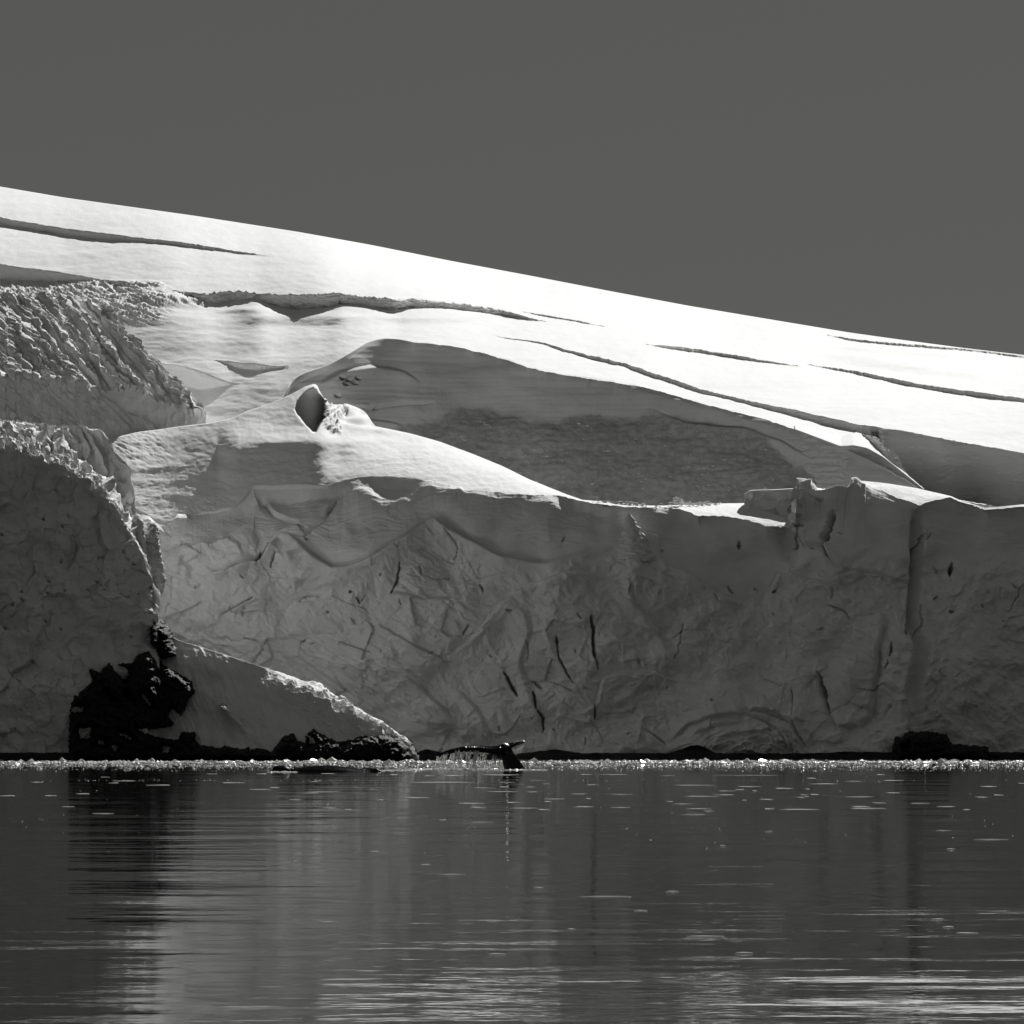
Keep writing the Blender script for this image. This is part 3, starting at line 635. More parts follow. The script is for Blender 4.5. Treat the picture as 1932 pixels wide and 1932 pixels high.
# wall block behind the notch in the cliff
def notch_wall():
    u = np.arange(1404, 1540, 1.2)
    cr = line(u, [(1404, 934), (1415, 926), (1462, 925), (1499, 922.5), (1503, 926), (1512, 934), (1540, 936)], 2)
    n = 70; t = np.linspace(0, 1, n)[:, None]; V = 1060 + (cr - 1060)[None] * t; U = np.broadcast_to(u, V.shape)
    Y = 267.8 + 0 * V
    D = .3 * fbm(U / 40, V / 40, 4, 141) + .22 * facet(U / 24, V / 22, 6); D *= np.clip((V - cr[None]) / 8, .1, 1)
    X, YY, Z = world(U, V, Y); X, YY, Z = displace(X, YY, Z, D)
    for dy, dz in ((.6, -.10), (1.5, -.05), (3, .6), (5, 4)):
        X = np.concatenate([X, X[n - 1:n] * (1 + dy / 260)]); YY = np.concatenate([YY, YY[n - 1:n] + dy]); Z = np.concatenate([Z, Z[n - 1:n] - dz])
    tag(mesh_grid('notch_wall', X, YY, Z, M_ice, {'dirt_shade': np.zeros(X.shape)}), kind='structure')
notch_wall()

# ------------------------------------------------------------------ D: icefall at the left
def icefall():
    u = np.arange(-200, 388, 1.2)
    top = line(u, [(-200, 560), (0, 556), (123, 566), (172, 570), (197, 581), (236, 634), (295, 685), (312, 713), (354, 735), (379, 768), (388, 782)], 2)
    top = top + 1.5 * fbm(u / 8, u * 0, 2, 3)
    wt = line(u, [(-200, 700), (60, 716), (123, 722), (180, 742), (245, 736), (284, 750), (330, 770), (362, 785), (388, 785)], 4) + 4 * fbm(u / 14, u * 0, 3, 6)
    wt = np.maximum(wt, top + 1)
    bot = line(u, [(-200, 850), (388, 850)], 1)
    n1 = 70; t = np.linspace(0, 1, n1)[:, None]; V = bot[None] + (wt - bot)[None] * t; U = np.broadcast_to(u, V.shape)
    yw = np.array([SHELF.at(x, np.interp(x, *np.array(R2, float).T)) for x in u]); yw = smooth1(yw, 20) + 3.5
    Y = yw[None] - (V - wt[None]) / F * 268 / 4
    # strands that run down over the lower left of the wall
    st = ss(-3, 4, polysdf(U, V, [(-200, 700), (123, 665), (150, 700), (190, 745), (240, 780), (309, 812), (309, 850), (-200, 850)]))
    n2 = 190; t2 = np.linspace(0, 1, n2 + 1)[1:, None]; V2 = wt[None] + (top - wt)[None] * t2; U2 = np.broadcast_to(u, V2.shape)
    q = .74 - .12 * t2 + 0 * V2
    y = yw.copy(); Y2 = []
    dv = np.abs(np.diff(np.concatenate([wt[None], V2]), axis=0))
    for k in range(n2):
        y = y + dv[k] / F * y / np.maximum(q[k] - te(V2[k]), .1); Y2.append(y.copy())
    Y2 = np.array(Y2)
    for k in range(n2): Y2[k] = smooth1(Y2[k], 6)
    def rough(U, V, s):
        wq = 4 * fbm(U / 45, V / 45, 2, 150)
        ac = U * .77 - V * .63 + wq; al = U * .63 + V * .77
        return (.50 * ridged(ac / 24, al / 420, 1, 151) + .24 * ridged(ac / 9, al / 380, 2, 152, .5) + .12 * facet(ac / 13, al / 140, 16) + .10 * facet(ac / 5, al / 34, 17) + .02 * fbm(ac / 5, al / 22, 2, 153)) * s
    D = .1 * fbm(U / 30, V / 30, 3, 154) + st * (rough(U, V, .7) + .5)
    D2 = rough(U2, V2, 1.0)
    D2 *= np.clip((V2 - top[None]) / 5, .25, 1)
    X, YY, Z = world(np.concatenate([U, U2]), np.concatenate([V, V2]), np.concatenate([Y, Y2]))
    X, YY, Z = displace(X, YY, Z, np.concatenate([D, D2]))
    for dy, dz in ((1, .6), (3, 3), (6, 9)):
        X = np.concatenate([X, X[n1 + n2 - 1:n1 + n2] * (1 + dy / 280)]); YY = np.concatenate([YY, YY[n1 + n2 - 1:n1 + n2] + dy]); Z = np.concatenate([Z, Z[n1 + n2 - 1:n1 + n2] - dz])
    tag(mesh_grid('icefall', X, YY, Z, M_rough, {'dirt_shade': np.zeros(X.shape)}), kind='structure')
icefall()

# ------------------------------------------------------------------ E: bluff at the left edge
def ice_bluff():
    u = np.arange(-200, 296, 1.2)
    L2 = line(u, [(-200, 800), (0, 850), (60, 872), (123, 892), (160, 915), (190, 945), (220, 975), (240, 1001), (260, 1033), (274, 1063), (286, 1093), (289, 1143), (291, 1165), (296, 1200)], 2)
    L2 = L2 + 4.5 * fbm(u / 34, u * 0, 2, 3) + 1.0 * fbm(u / 6, u * 0, 2, 3)
    LB = line(u, [(-200, 770), (0, 800), (123, 850), (160, 880), (190, 915), (220, 958), (245, 998), (262, 1028), (276, 1060), (287, 1091), (296, 1190)], 2)
    T1 = line(u, [(-200, 770), (0, 792), (123, 806), (150, 803), (166, 808), (192, 812), (204, 824), (214, 843), (224, 873), (235, 892), (246, 909), (254, 933), (258, 963), (262, 1010), (270, 1045), (280, 1070), (288, 1092), (296, 1190)], 1.5)
    T1 = T1 + 2.0 * fbm(u / 7, u * 0, 3, 6)
    LB = np.minimum(LB, L2 - 1.0); T1 = np.minimum(T1, LB - .6)
    n1 = 330; t = np.linspace(0, 1, n1)[:, None]; V = 1434 + (L2 - 1434)[None] * t; U = np.broadcast_to(u, V.shape)
    yb = line(u, [(-200, 238), (100, 239), (200, 240), (296, 243)], 10)
    Y1 = yb[None] + (1434 - V) / 27.4 * .16
    wu = 10 * fbm(U / 60, V / 60, 2, 160)
    D1 = .7 * fbm(U / 130, V / 110, 3, 161) + .55 * facet((U + wu) / 48, (V + wu) / 60, 11) + .16 * facet((U + wu) / 17, (V + wu) / 20, 12) + .08 * ridged((U + wu) / 50, (V + wu) / 34, 4, 162) + .04 * fbm(U / 9, V / 8, 3, 163)
    D1 -= .8 * ss(20, 0, 296 - U) * 0
    rg = np.random.default_rng(9)
    for k in range(34):
        cu, cv = rg.uniform(-100, 275), rg.uniform(960, 1240)
        D1 = crack(D1, U, V, [(cu, cv), (cu + rg.uniform(1, 7), cv + rg.uniform(1, 5))], rg.uniform(.9, 2.4), .6)
    D1 *= np.clip((V - L2[None]) / 10, .15, 1)
    n2 = 60; t2 = np.linspace(0, 1, n2 + 1)[1:, None]; V2 = L2[None] + (LB - L2)[None] * t2; U2 = np.broadcast_to(u, V2.shape)
    y = Y1[-1].copy(); Y2 = []; dv = np.abs(np.diff(np.concatenate([L2[None], V2]), axis=0))
    for k in range(n2):
        y = y + dv[k] / F * y / .55; Y2.append(y.copy())
    Y2 = np.array(Y2)
    for k in range(n2): Y2[k] = smooth1(Y2[k], 3)
    ac = U2 * .80 - V2 * .60 + 4 * fbm(U2 / 16, V2 / 16, 2, 170); al = U2 * .60 + V2 * .80
    wdt = np.clip((L2 - LB)[None] / 25, .1, 1)
    D2 = wdt * (.26 * ridged(ac / 9, al / 60, 3, 171) + .22 * facet(ac / 14, al / 48, 13) + .03 * fbm(ac / 3, al / 5, 2, 172))
    n3 = 130; t3 = np.linspace(0, 1, n3 + 1)[1:, None]; V3 = LB[None] + (T1 - LB)[None] * t3; U3 = np.broadcast_to(u, V3.shape)
    Y3 = Y2[-1][None] + (LB[None] - V3) / F * 250 / 3.2 + 4.0 * np.clip((LB - T1)[None] / 40, 0, 1) * ss(0, .04, t3)
    D3 = .5 * ridged((U3 - V3 * .35) / 42, (V3 + U3 * .3) / 120, 2, 181) + .45 * facet((U3 - V3 * .35) / 22, (V3 + U3 * .3) / 46, 14) + .07 * facet(U3 / 11, V3 / 19, 15) + .015 * fbm(U3 / 12, V3 / 12, 3, 182)
    D3 *= np.clip((LB - T1)[None] / 30, .1, 1) * np.clip((V3 - T1[None]) / 7, .2, 1)
    X, YY, Z = world(np.concatenate([U, U2, U3]), np.concatenate([V, V2, V3]), np.concatenate([Y1, Y2, Y3]))
    X, YY, Z = displace(X, YY, Z, np.concatenate([D1, D2, D3]))
    m = n1 + n2 + n3
    for dy, dz in ((.3, -.03), (1, .25), (3, 2.5), (6, 9)):
        X = np.concatenate([X, X[m - 1:m] * (1 + dy / 250)]); YY = np.concatenate([YY, YY[m - 1:m] + dy]); Z = np.concatenate([Z, Z[m - 1:m] - dz])
    Z[0] = -1
    # the free right-hand side turns back into the gully
    X = np.concatenate([X, X[:, -1:] * 1.002, X[:, -1:] * 1.002], 1); YY = np.concatenate([YY, YY[:, -1:] + 1.5, YY[:, -1:] + 9], 1); Z = np.concatenate([Z, Z[:, -1:], Z[:, -1:]], 1)
    tag(mesh_grid('ice_bluff', X, YY, Z, M_rough, {'dirt_shade': np.zeros(X.shape)}), kind='structure')
    return lambda uu, vv: np.interp(uu, u, yb) + (1434 - vv) / 27.4 * .16
Y_bluff = ice_bluff()

# ------------------------------------------------------------------ F: snow ramp on the shore rocks
RAMP = [(270, 1190), (286, 1170), (300, 1180), (318, 1195), (336, 1207), (369, 1217), (424, 1235), (468, 1249), (504, 1260), (540, 1272), (584, 1290), (620, 1308), (656, 1326), (688, 1345), (714, 1358), (734, 1370), (752, 1385), (772, 1402), (780, 1416), (786, 1434), (790, 1440)]
def ramp_base(u): return np.interp(u, [270, 330, 500, 700, 760, 790], [243, 241.5, 238, 236, 237, 239])
def Y_ramp(uu, vv):
    c = np.interp(uu, *np.array(RAMP, float).T)
    f = np.clip((1434 - vv) / np.maximum(1434 - c, 8), 0, 1)
    hgt = (1434 - c) / 28.5
    return ramp_base(uu) + hgt * (f * .6 + f ** 10 * .12 + f ** (10 - 4.5 * ss(500, 640, uu)) * 1.0 * ss(480, 650, uu))
def snow_ramp():
    u = np.arange(270, 788, 1.2)
    cr = line(u, RAMP, 2) + .8 * fbm(u / 9, u * 0, 3, 4)
    n = 200; t = np.linspace(0, 1, n)[:, None]; V = 1436 + (cr - 1436)[None] * t; U = np.broadcast_to(u, V.shape)
    Y = Y_ramp(U, V)
    hh = (V - cr[None])
    litz = ss(470, 600, U) * ss(75, 15, hh) + .15 * ss(30, 0, hh)
    lp = blob(U, V, 447, 1354, 30, 13, 48); litz = np.maximum(litz, lp * 1.3)
    D = .30 * fbm(U / 90, V / 70, 3, 190) + .07 * fbm((U - .4 * V) / 14, V / 60, 3, 191) + .02 * fbm(U / 9, V / 8, 3, 192)
    ac = -U * .5 + V * .86 + 5 * fbm(U / 18, V / 18, 2, 193); al = U * .86 + V * .5
    D += litz * ((.20 + .20 * ss(6, 26, hh)) * ridged(ac / 9, al / 60, 3, 194, .5) + .04 * fbm(ac / 4, al / 14, 2, 195))
    D += 1.0 * lp * ss(-10, 8, (V - 1354) - (U - 447) * .9)
    D *= np.clip(hh / 5, .15, 1)
    X, YY, Z = world(U, V, Y); X, YY, Z = displace(X, YY, Z, D)
    for dy, dz in ((.5, .05), (1.5, .6), (4, 3), (6, 8)):
        X = np.concatenate([X, X[n - 1:n] * (1 + dy / 250)]); YY = np.concatenate([YY, YY[n - 1:n] + dy]); Z = np.concatenate([Z, Z[n - 1:n] - dz])
    Z[0] = -1
    tag(mesh_grid('snow_ramp', X, YY, Z, M_rough, {'dirt_shade': np.zeros(X.shape)}), kind='structure')
snow_ramp()

# ------------------------------------------------------------------ rocks
def rock(name, poly, holes, depth, bulge, label, seed, cat='rock'):
    p = np.array(poly, float)
    u = np.arange(p[:, 0].min() - 8, p[:, 0].max() + 8, 1.0); v = np.arange(p[:, 1].max() + 8, p[:, 1].min() - 8, -1.0)
    U, V = np.meshgrid(u, v)
    Uj = U + 2.2 * fbm(U / 7, V / 7, 3, seed); Vj = V + 2.2 * fbm(U / 7, V / 7, 3, seed + 1)
    sd = polysdf(Uj, Vj, poly)
    for h in holes: sd = np.minimum(sd, -polysdf(Uj + 1.5 * fbm(U / 4, V / 4, 2, seed + 6), Vj + 1.5 * fbm(U / 4, V / 4, 2, seed + 8), h) - 1.8)
    Y = depth(U, V)
    out = bulge * ss(-1.0, 14, sd) + .35 * ridged(U / 26, V / 20, 4, seed + 2, .6) * ss(0, 6, sd) * bulge
    Y = Y - (out + ss(-2.0, 2.0, sd) * .55) + .25 + 2.0 * ss(-1.0, -5, sd)
    X, YY, Z = world(U, V, Y)
    Z = np.where(V > 1434, np.minimum(Z, -.3), Z)
    c = sd > -5; keep = c[:-1, :-1] | c[1:, :-1] | c[:-1, 1:] | c[1:, 1:]
    o = mesh_grid(name, X, YY, Z, M_rock, None, None, keep)
    return tag(o, label, cat)

def dmix(U, V):          # bluff depth on the left, ramp depth on the right
    k = ss(285, 312, U)
    return np.minimum(Y_bluff(U, V) * (1 - k) + Y_ramp(np.maximum(U, 300), V) * k, 246.0) - .25

rock('rock_outcrop', [(112, 1437), (120, 1424), (132, 1422), (132, 1341), (138, 1312), (150, 1306), (167, 1292), (180, 1286), (169, 1264), (180, 1267), (188, 1272), (206, 1252), (215, 1264), (235, 1286), (242, 1272), (238, 1262), (222, 1253),
      (250, 1248), (257, 1237), (279, 1229), (307, 1253), (347, 1277), (360, 1286), (367, 1308), (354, 1319), (348, 1338), (340, 1349), (325, 1336), (312, 1352), (327, 1363), (320, 1370), (292, 1374),
      (259, 1376), (303, 1393), (338, 1398), (342, 1382), (369, 1382), (367, 1398), (380, 1407), (415, 1412), (426, 1407), (450, 1412), (470, 1411), (480, 1437)],
     [[(151, 1375), (162, 1452 - 75), (171, 1375), (168, 1393), (150, 1392)], [(186, 1395), (195, 1398), (197, 1404), (184, 1403)], [(212, 1408), (220, 1409), (218, 1415)],
      [(264, 1307), (276, 1313), (289, 1334), (280, 1330), (270, 1320)], [(222, 1380), (248, 1392), (247, 1396), (226, 1385)], [(308, 1408), (320, 1410), (318, 1419), (307, 1417)],
      [(200, 1306), (216, 1318), (214, 1320)], [(138, 1337), (156, 1336), (150, 1343), (138, 1342)], [(236, 1306), (248, 1318), (243, 1316)]],
     dmix, .8, 'large jagged black rock outcrop with snow patches at the foot of the left ice bluff', 201, 'rock outcrop')
rock('rock_spire', [(287, 1160), (296, 1168), (309, 1180), (320, 1195), (324, 1214), (331, 1236), (318, 1238), (308, 1244), (296, 1232), (285, 1213), (282, 1182), (286, 1178)], [],
     dmix, 1.0, 'small pointed black rock at the very top of the snow ramp', 211)
rock('shore_rock', [(470, 1437), (474, 1412), (495, 1412), (512, 1416), (522, 1404), (532, 1391), (545, 1385), (556, 1384), (560, 1396), (578, 1402), (576, 1390), (588, 1378), (592, 1376), (604, 1384), (634, 1399), (664, 1395), (686, 1384), (708, 1388),
      (724, 1378), (738, 1380), (752, 1388), (772, 1402), (780, 1416), (785, 1437)], [[(577, 1385), (590, 1392), (594, 1400), (584, 1403), (586, 1394)]],
     lambda U, V: Y_ramp(U, V), .9, 'long dark wet rock under the snow ramp, right behind the low-lying whale', 221)
shelf_poly = [(786, 1437), (788, 1420), (801, 1413.6), (818, 1416), (837, 1421), (900, 1424), (995, 1421.5), (1020, 1417), (1047, 1414.5), (1062, 1416), (1097, 1421.6), (1180, 1421), (1263, 1421.6), (1285, 1414), (1305, 1407), (1318, 1406),
              (1332, 1411), (1352, 1421.6), (1440, 1422), (1525, 1422), (1604, 1418.5), (1700, 1420), (1800, 1419), (1900, 1420), (2130, 1421), (2130, 1437)]
def shelf():
    p = np.array(shelf_poly[1:-1], float)
    u = np.arange(786, 2130, 1.5); top = np.interp(u, p[:, 0], p[:, 1]) + 1.2 * fbm(u / 16, u * 0, 4, 3)
    n = 16; t = np.linspace(0, 1, n)[:, None]; V = 1439 + (top - 1439)[None] * t; U = np.broadcast_to(u, V.shape)
    Y = 257.5 + .8 * fbm(U / 60, V / 30, 3, 5) + t * 1.2
    X, YY, Z = world(U, V, Y); Z[0] = -.5
    for dy, dz in ((1, -.02), (5, .1)):
        X = np.concatenate([X, X[n - 1:n]]); YY = np.concatenate([YY, YY[n - 1:n] + dy]); Z = np.concatenate([Z, Z[n - 1:n] - dz])
    tag(mesh_grid('rock_shelf', X, YY, Z, M_rock, None), 'low black rock shelf running along the water line under the main ice cliff', 'rock shelf')
    u = np.arange(-200, 140, 1.5); n = 16; t = np.linspace(0, 1, n)[:, None]; top = 1421 + 1.5 * fbm(u / 16, u * 0, 4, 3); V = 1439 + (top - 1439)[None] * t; U = np.broadcast_to(u, V.shape)
    Y = 237.0 + .5 * fbm(U / 60, V / 30, 3, 5) + t * 1.2
    X, YY, Z = world(U, V, Y); Z[0] = -.5
    for dy, dz in ((1, -.02), (5, .1)):
        X = np.concatenate([X, X[n - 1:n]]); YY = np.concatenate([YY, YY[n - 1:n] + dy]); Z = np.concatenate([Z, Z[n - 1:n] - dz])
    tag(mesh_grid('rock_shelf', X, YY, Z, M_rock, None), 'low black rock shelf at the water line under the bluff, left of the snow-patched outcrop', 'rock shelf')
shelf()
rock('boulder', [(1688, 1437), (1690, 1410), (1693, 1395), (1700, 1396), (1708, 1394), (1712, 1388), (1718, 1385), (1730, 1387), (1749, 1384), (1760, 1387), (1784, 1392), (1788, 1398), (1789, 1406), (1800, 1411), (1814, 1410), (1860, 1414), (1862, 1437)],
     [[(1705, 1406), (1712, 1404), (1711, 1409), (1707, 1409)]],
     lambda U, V: 257.8 + 0 * U, .8, 'big black boulder on the shore at the right end of the ice cliff', 231)

# ------------------------------------------------------------------ small ice towers
def pinnacle(name, prof, Yc, depth_r, label, seed, mat=M_ice, cat='ice pinnacle'):
    """closed tower: rows of (v, u_left, u_right)"""
    rows = []; nseg = 40
    vs = np.arange(prof[0][0], prof[-1][0] + .1, 1.2)
    p = np.array(prof, float); ul = np.interp(vs, p[:, 0], p[:, 1]); ur = np.interp(vs, p[:, 0], p[:, 2])
    th = np.linspace(0, 2 * math.pi, nseg, endpoint=False)
    V, T = np.meshgrid(vs, th, indexing='ij')
    c = ((ul + ur) / 2)[:, None]; r = ((ur - ul) / 2)[:, None]
    j = 1 + .22 * fbm(T * 1.3 * np.cos(T), V / 7, 3, seed) + .10 * fbm(np.cos(T) * 4, V / 3 + np.sin(T) * 4, 3, seed + 3)
    U = c + r * np.cos(T) * j
    Y = Yc + (r / F * 255) * np.sin(T) * depth_r * j + (prof[-1][0] - V) / 27 * .1
    X, YY, Z = world(U, V, Y)
    X = np.concatenate([X, X[:, :1]], 1); YY = np.concatenate([YY, YY[:, :1]], 1); Z = np.concatenate([Z, Z[:, :1]], 1)
    cx = np.full((1, nseg + 1), X[0].mean()); X = np.concatenate([cx, X]); YY = np.concatenate([np.full((1, nseg + 1), YY[0].mean()), YY]); Z = np.concatenate([np.full((1, nseg + 1), Z[0].mean() + .03), Z])
    return tag(mesh_grid(name, X, YY, Z, mat, {'dirt_shade': np.zeros(X.shape)}), label, cat)
pinnacle('ice_pinnacle', [(969, 1186, 1189), (974, 1182, 1193), (980, 1180, 1197), (990, 1178, 1202), (1000, 1175, 1209), (1012, 1171, 1216), (1030, 1166, 1224), (1060, 1158, 1236)], face_at(1190, 1010) - .75, .7,
         'small jagged ice pinnacle jutting in front of the cliff just under its snowy rim', 301)
pinnacle('ice_pillar', [(985, 272, 292), (992, 264, 297), (1010, 262, 299), (1040, 272, 303), (1070, 280, 308), (1100, 288, 313), (1130, 288, 303), (1150, 289, 300), (1166, 290, 299)], 246.5, 1.2,
         'thin tapering ice pillar in the gully between the left bluff and the main cliff', 305, M_rough, 'ice pillar')
pinnacle('ice_pillar', [(972, 250, 262), (980, 248, 268), (1000, 250, 272), (1030, 262, 276), (1050, 268, 276)], 245.5, 1.2,
         'short rounded ice pillar against the right edge of the left bluff', 311, M_rough, 'ice pillar')

# small ice blocks scattered on the shelf rim and in the hollow behind it
def chunk_mesh(seed, flat=.55, sub=1):
    rg = np.random.default_rng(seed)
    import bmesh
    bm = bmesh.new(); bmesh.ops.create_icosphere(bm, subdivisions=sub, radius=.5)
    ang = rg.uniform(0, 6.28, 5)
    for v in bm.verts:
        f = 1 + .22 * math.sin(v.co.x * 7 + ang[0]) + .2 * math.sin(v.co.y * 8 + ang[1]) + rg.uniform(-.16, .16)
        v.co *= f; v.co.z *= flat
    me = bpy.data.meshes.new('ice_chunk'); bm.to_mesh(me); bm.free(); me.materials.append(M_float)
    return me
CH = [chunk_mesh(400 + k, f) for k, f in enumerate((.3, .4, .5, .6, .35, .45, .8, .7))]

def put_chunk(x, y, z, s, k, rz, name='ice_chunk', lab=None, grp=None, cat='ice chunk', sx=1.0):
    o = bpy.data.objects.new(name, CH[k % len(CH)]); COL.objects.link(o)
    o.location = (x, y, z); o.scale = (s * sx, s, s); o.rotation_euler = (0, 0, rz)
    return tag(o, lab, cat, grp)

rg = random.Random(3)
fspots = []
# ---- brash ice band along the shore
def brash():
    V = []; Fc = []; k0 = 0
    templ = []
    for me in CH:
        templ.append((np.array([v.co[:] for v in me.vertices]), np.array([p.vertices[:] for p in me.polygons])))
    g = np.random.default_rng(12)
    ind = []
    pos = []
    N = 15000
    uu = g.uniform(-60, 1990, N); r = g.random(N)
    for i in range(N):
        u = uu[i]; left = u < 760
        rr = r[i]
        if rr < .60: y = g.uniform(215, 231)
        elif rr < .80: y = g.uniform(203, 217) if left or g.random() < .25 else g.uniform(217, 230)
        elif rr < .94: y = g.normal(199, 2.6)
        else: y = g.uniform(186, 205)
        dens = perlin(u / 60, y / 6, 3) + .6 * perlin(u / 14, y / 2, 7)
        if dens < -.25 and rr > .3: continue
        s = float(np.clip(g.lognormal(-2.6, .75), .025, .6))
        if y < 210: s = min(s * .7, .2)
        pos.append((u, y, s))
    # sparse bits in the open water and a faint string of them nearer the camera
    for i in range(700): pos.append((g.uniform(-60, 1990), g.uniform(177, 192), float(g.uniform(.02, .07))))
    for i in range(260): pos.append((g.uniform(-60, 1990) if i % 3 else g.uniform(150, 700), g.normal(146, 1.5), float(g.uniform(.015, .045))))
    for i in range(260): pos.append((g.uniform(-60, 1990), g.uniform(60, 140), float(g.uniform(.008, .03))))
    order = sorted(pos, key=lambda p: -p[2] / p[1])
    big, rest = order[:280], order[280:]
    for i, (u, y, s) in enumerate(big):
        x, yy, z = world(u, 1400, y)
        put_chunk(float(x), y, s * .04, s, i, g.uniform(0, 6.28), 'ice_chunk', 'small white lump of brash ice floating in the bright band along the shore', 'brash ice lumps floating along the shore', 'ice chunk', g.uniform(1.0, 2.0))
    for i, (u, y, s) in enumerate(rest):
        x = float(world(u, 1400, y)[0]); vt, ft = templ[i % len(templ)]
        a = g.uniform(0, 6.28); c, sn = math.cos(a), math.sin(a); sx = g.uniform(1, 2.2)
        p = vt * [s * sx, s, s]; p = np.stack([p[:, 0] * c - p[:, 1] * sn + x, p[:, 0] * sn + p[:, 1] * c + y, p[:, 2] + s * .06], 1)
        V.append(p); Fc.append(ft + k0); k0 += len(p)
    V = np.concatenate(V).astype(np.float32); Fc = np.concatenate(Fc).astype(np.int32)
    me = bpy.data.meshes.new('brash_ice'); me.vertices.add(len(V)); me.vertices.foreach_set('co', V.ravel())
    me.loops.add(len(Fc) * 3); me.loops.foreach_set('vertex_index', Fc.ravel()); me.polygons.add(len(Fc))
    me.polygons.foreach_set('loop_start', np.arange(0, len(Fc) * 3, 3, dtype=np.int32)); me.polygons.foreach_set('loop_total', np.full(len(Fc), 3, dtype=np.int32))
    me.update(calc_edges=True); me.materials.append(M_float)
    o = bpy.data.objects.new('brash_ice', me); COL.objects.link(o)
    tag(o, 'band of small broken ice floating along the foot of the glacier', 'ice', kind='stuff')
    print('brash', len(V))
brash()

def heap(name, spots, mat, label, cat, kind='stuff'):
    V = []; Fc = []; k0 = 0; g = np.random.default_rng(len(spots))
    for i, (x, y, z, sx, sy, sz) in enumerate(spots):
        me = CH[i % len(CH)]; vt = np.array([v.co[:] for v in me.vertices]); ft = np.array([p.vertices[:] for p in me.polygons])
        a = g.uniform(0, 6.28); c, s = math.cos(a), math.sin(a)
        p = np.stack([(vt[:, 0] * c - vt[:, 1] * s) * sx + x, (vt[:, 0] * s + vt[:, 1] * c) * sy + y, vt[:, 2] * sz + z], 1)
        V.append(p); Fc.append(ft + k0); k0 += len(p)
    o = mesh_raw(name, np.concatenate(V), np.concatenate(Fc), mat)
    return tag(o, label, cat, kind=kind)

# ------------------------------------------------------------------ whales
def px(u, v, Y):
    x, y, z = world(u, v, Y); return np.array([float(x), float(Y), float(z)])
YW = 184.5
M_glint, t, b = newmat('glint_gloss')
b.inputs['Base Color'].default_value = (0.01, 0.01, 0.01, 1); b.inputs['Roughness'].default_value = 0.3; b.inputs['Specular IOR Level'].default_value = 1.0
def film(root, u, v, Y, a, h):  # added glossy patch, tilted to throw a sun glint at the camera
    """thin glossy dome added on the skin to catch a sun glint, crown turned up and outward; a, h in frame units"""
    import mathutils
    c = px(u, v, Y); n = np.array([.33, -.64, .70]); n /= np.linalg.norm(n)
    t1 = np.cross(n, [0, 1, 0]); t1 /= np.linalg.norm(t1); t2 = np.cross(n, t1); k = Y / F
    vs, fs = [c + n * .02], []
    for i, f in enumerate((.4, .75, 1.0)):
        for j in range(16):
            an = j / 16 * 6.2832; vs.append(c + t1 * math.cos(an) * a * k * f + t2 * math.sin(an) * h * k * 1.5 * f + n * .02 * (1 - f * f))
    for j in range(16): fs.append((0, 1 + j, 1 + (j + 1) % 16))
    for i in range(2):
        for j in range(16): p = 1 + i * 16; fs.append((p + j, p + 16 + j, p + 16 + (j + 1) % 16, p + (j + 1) % 16))
    return mesh_raw('glint_dome', vs, fs, M_glint, root, True)

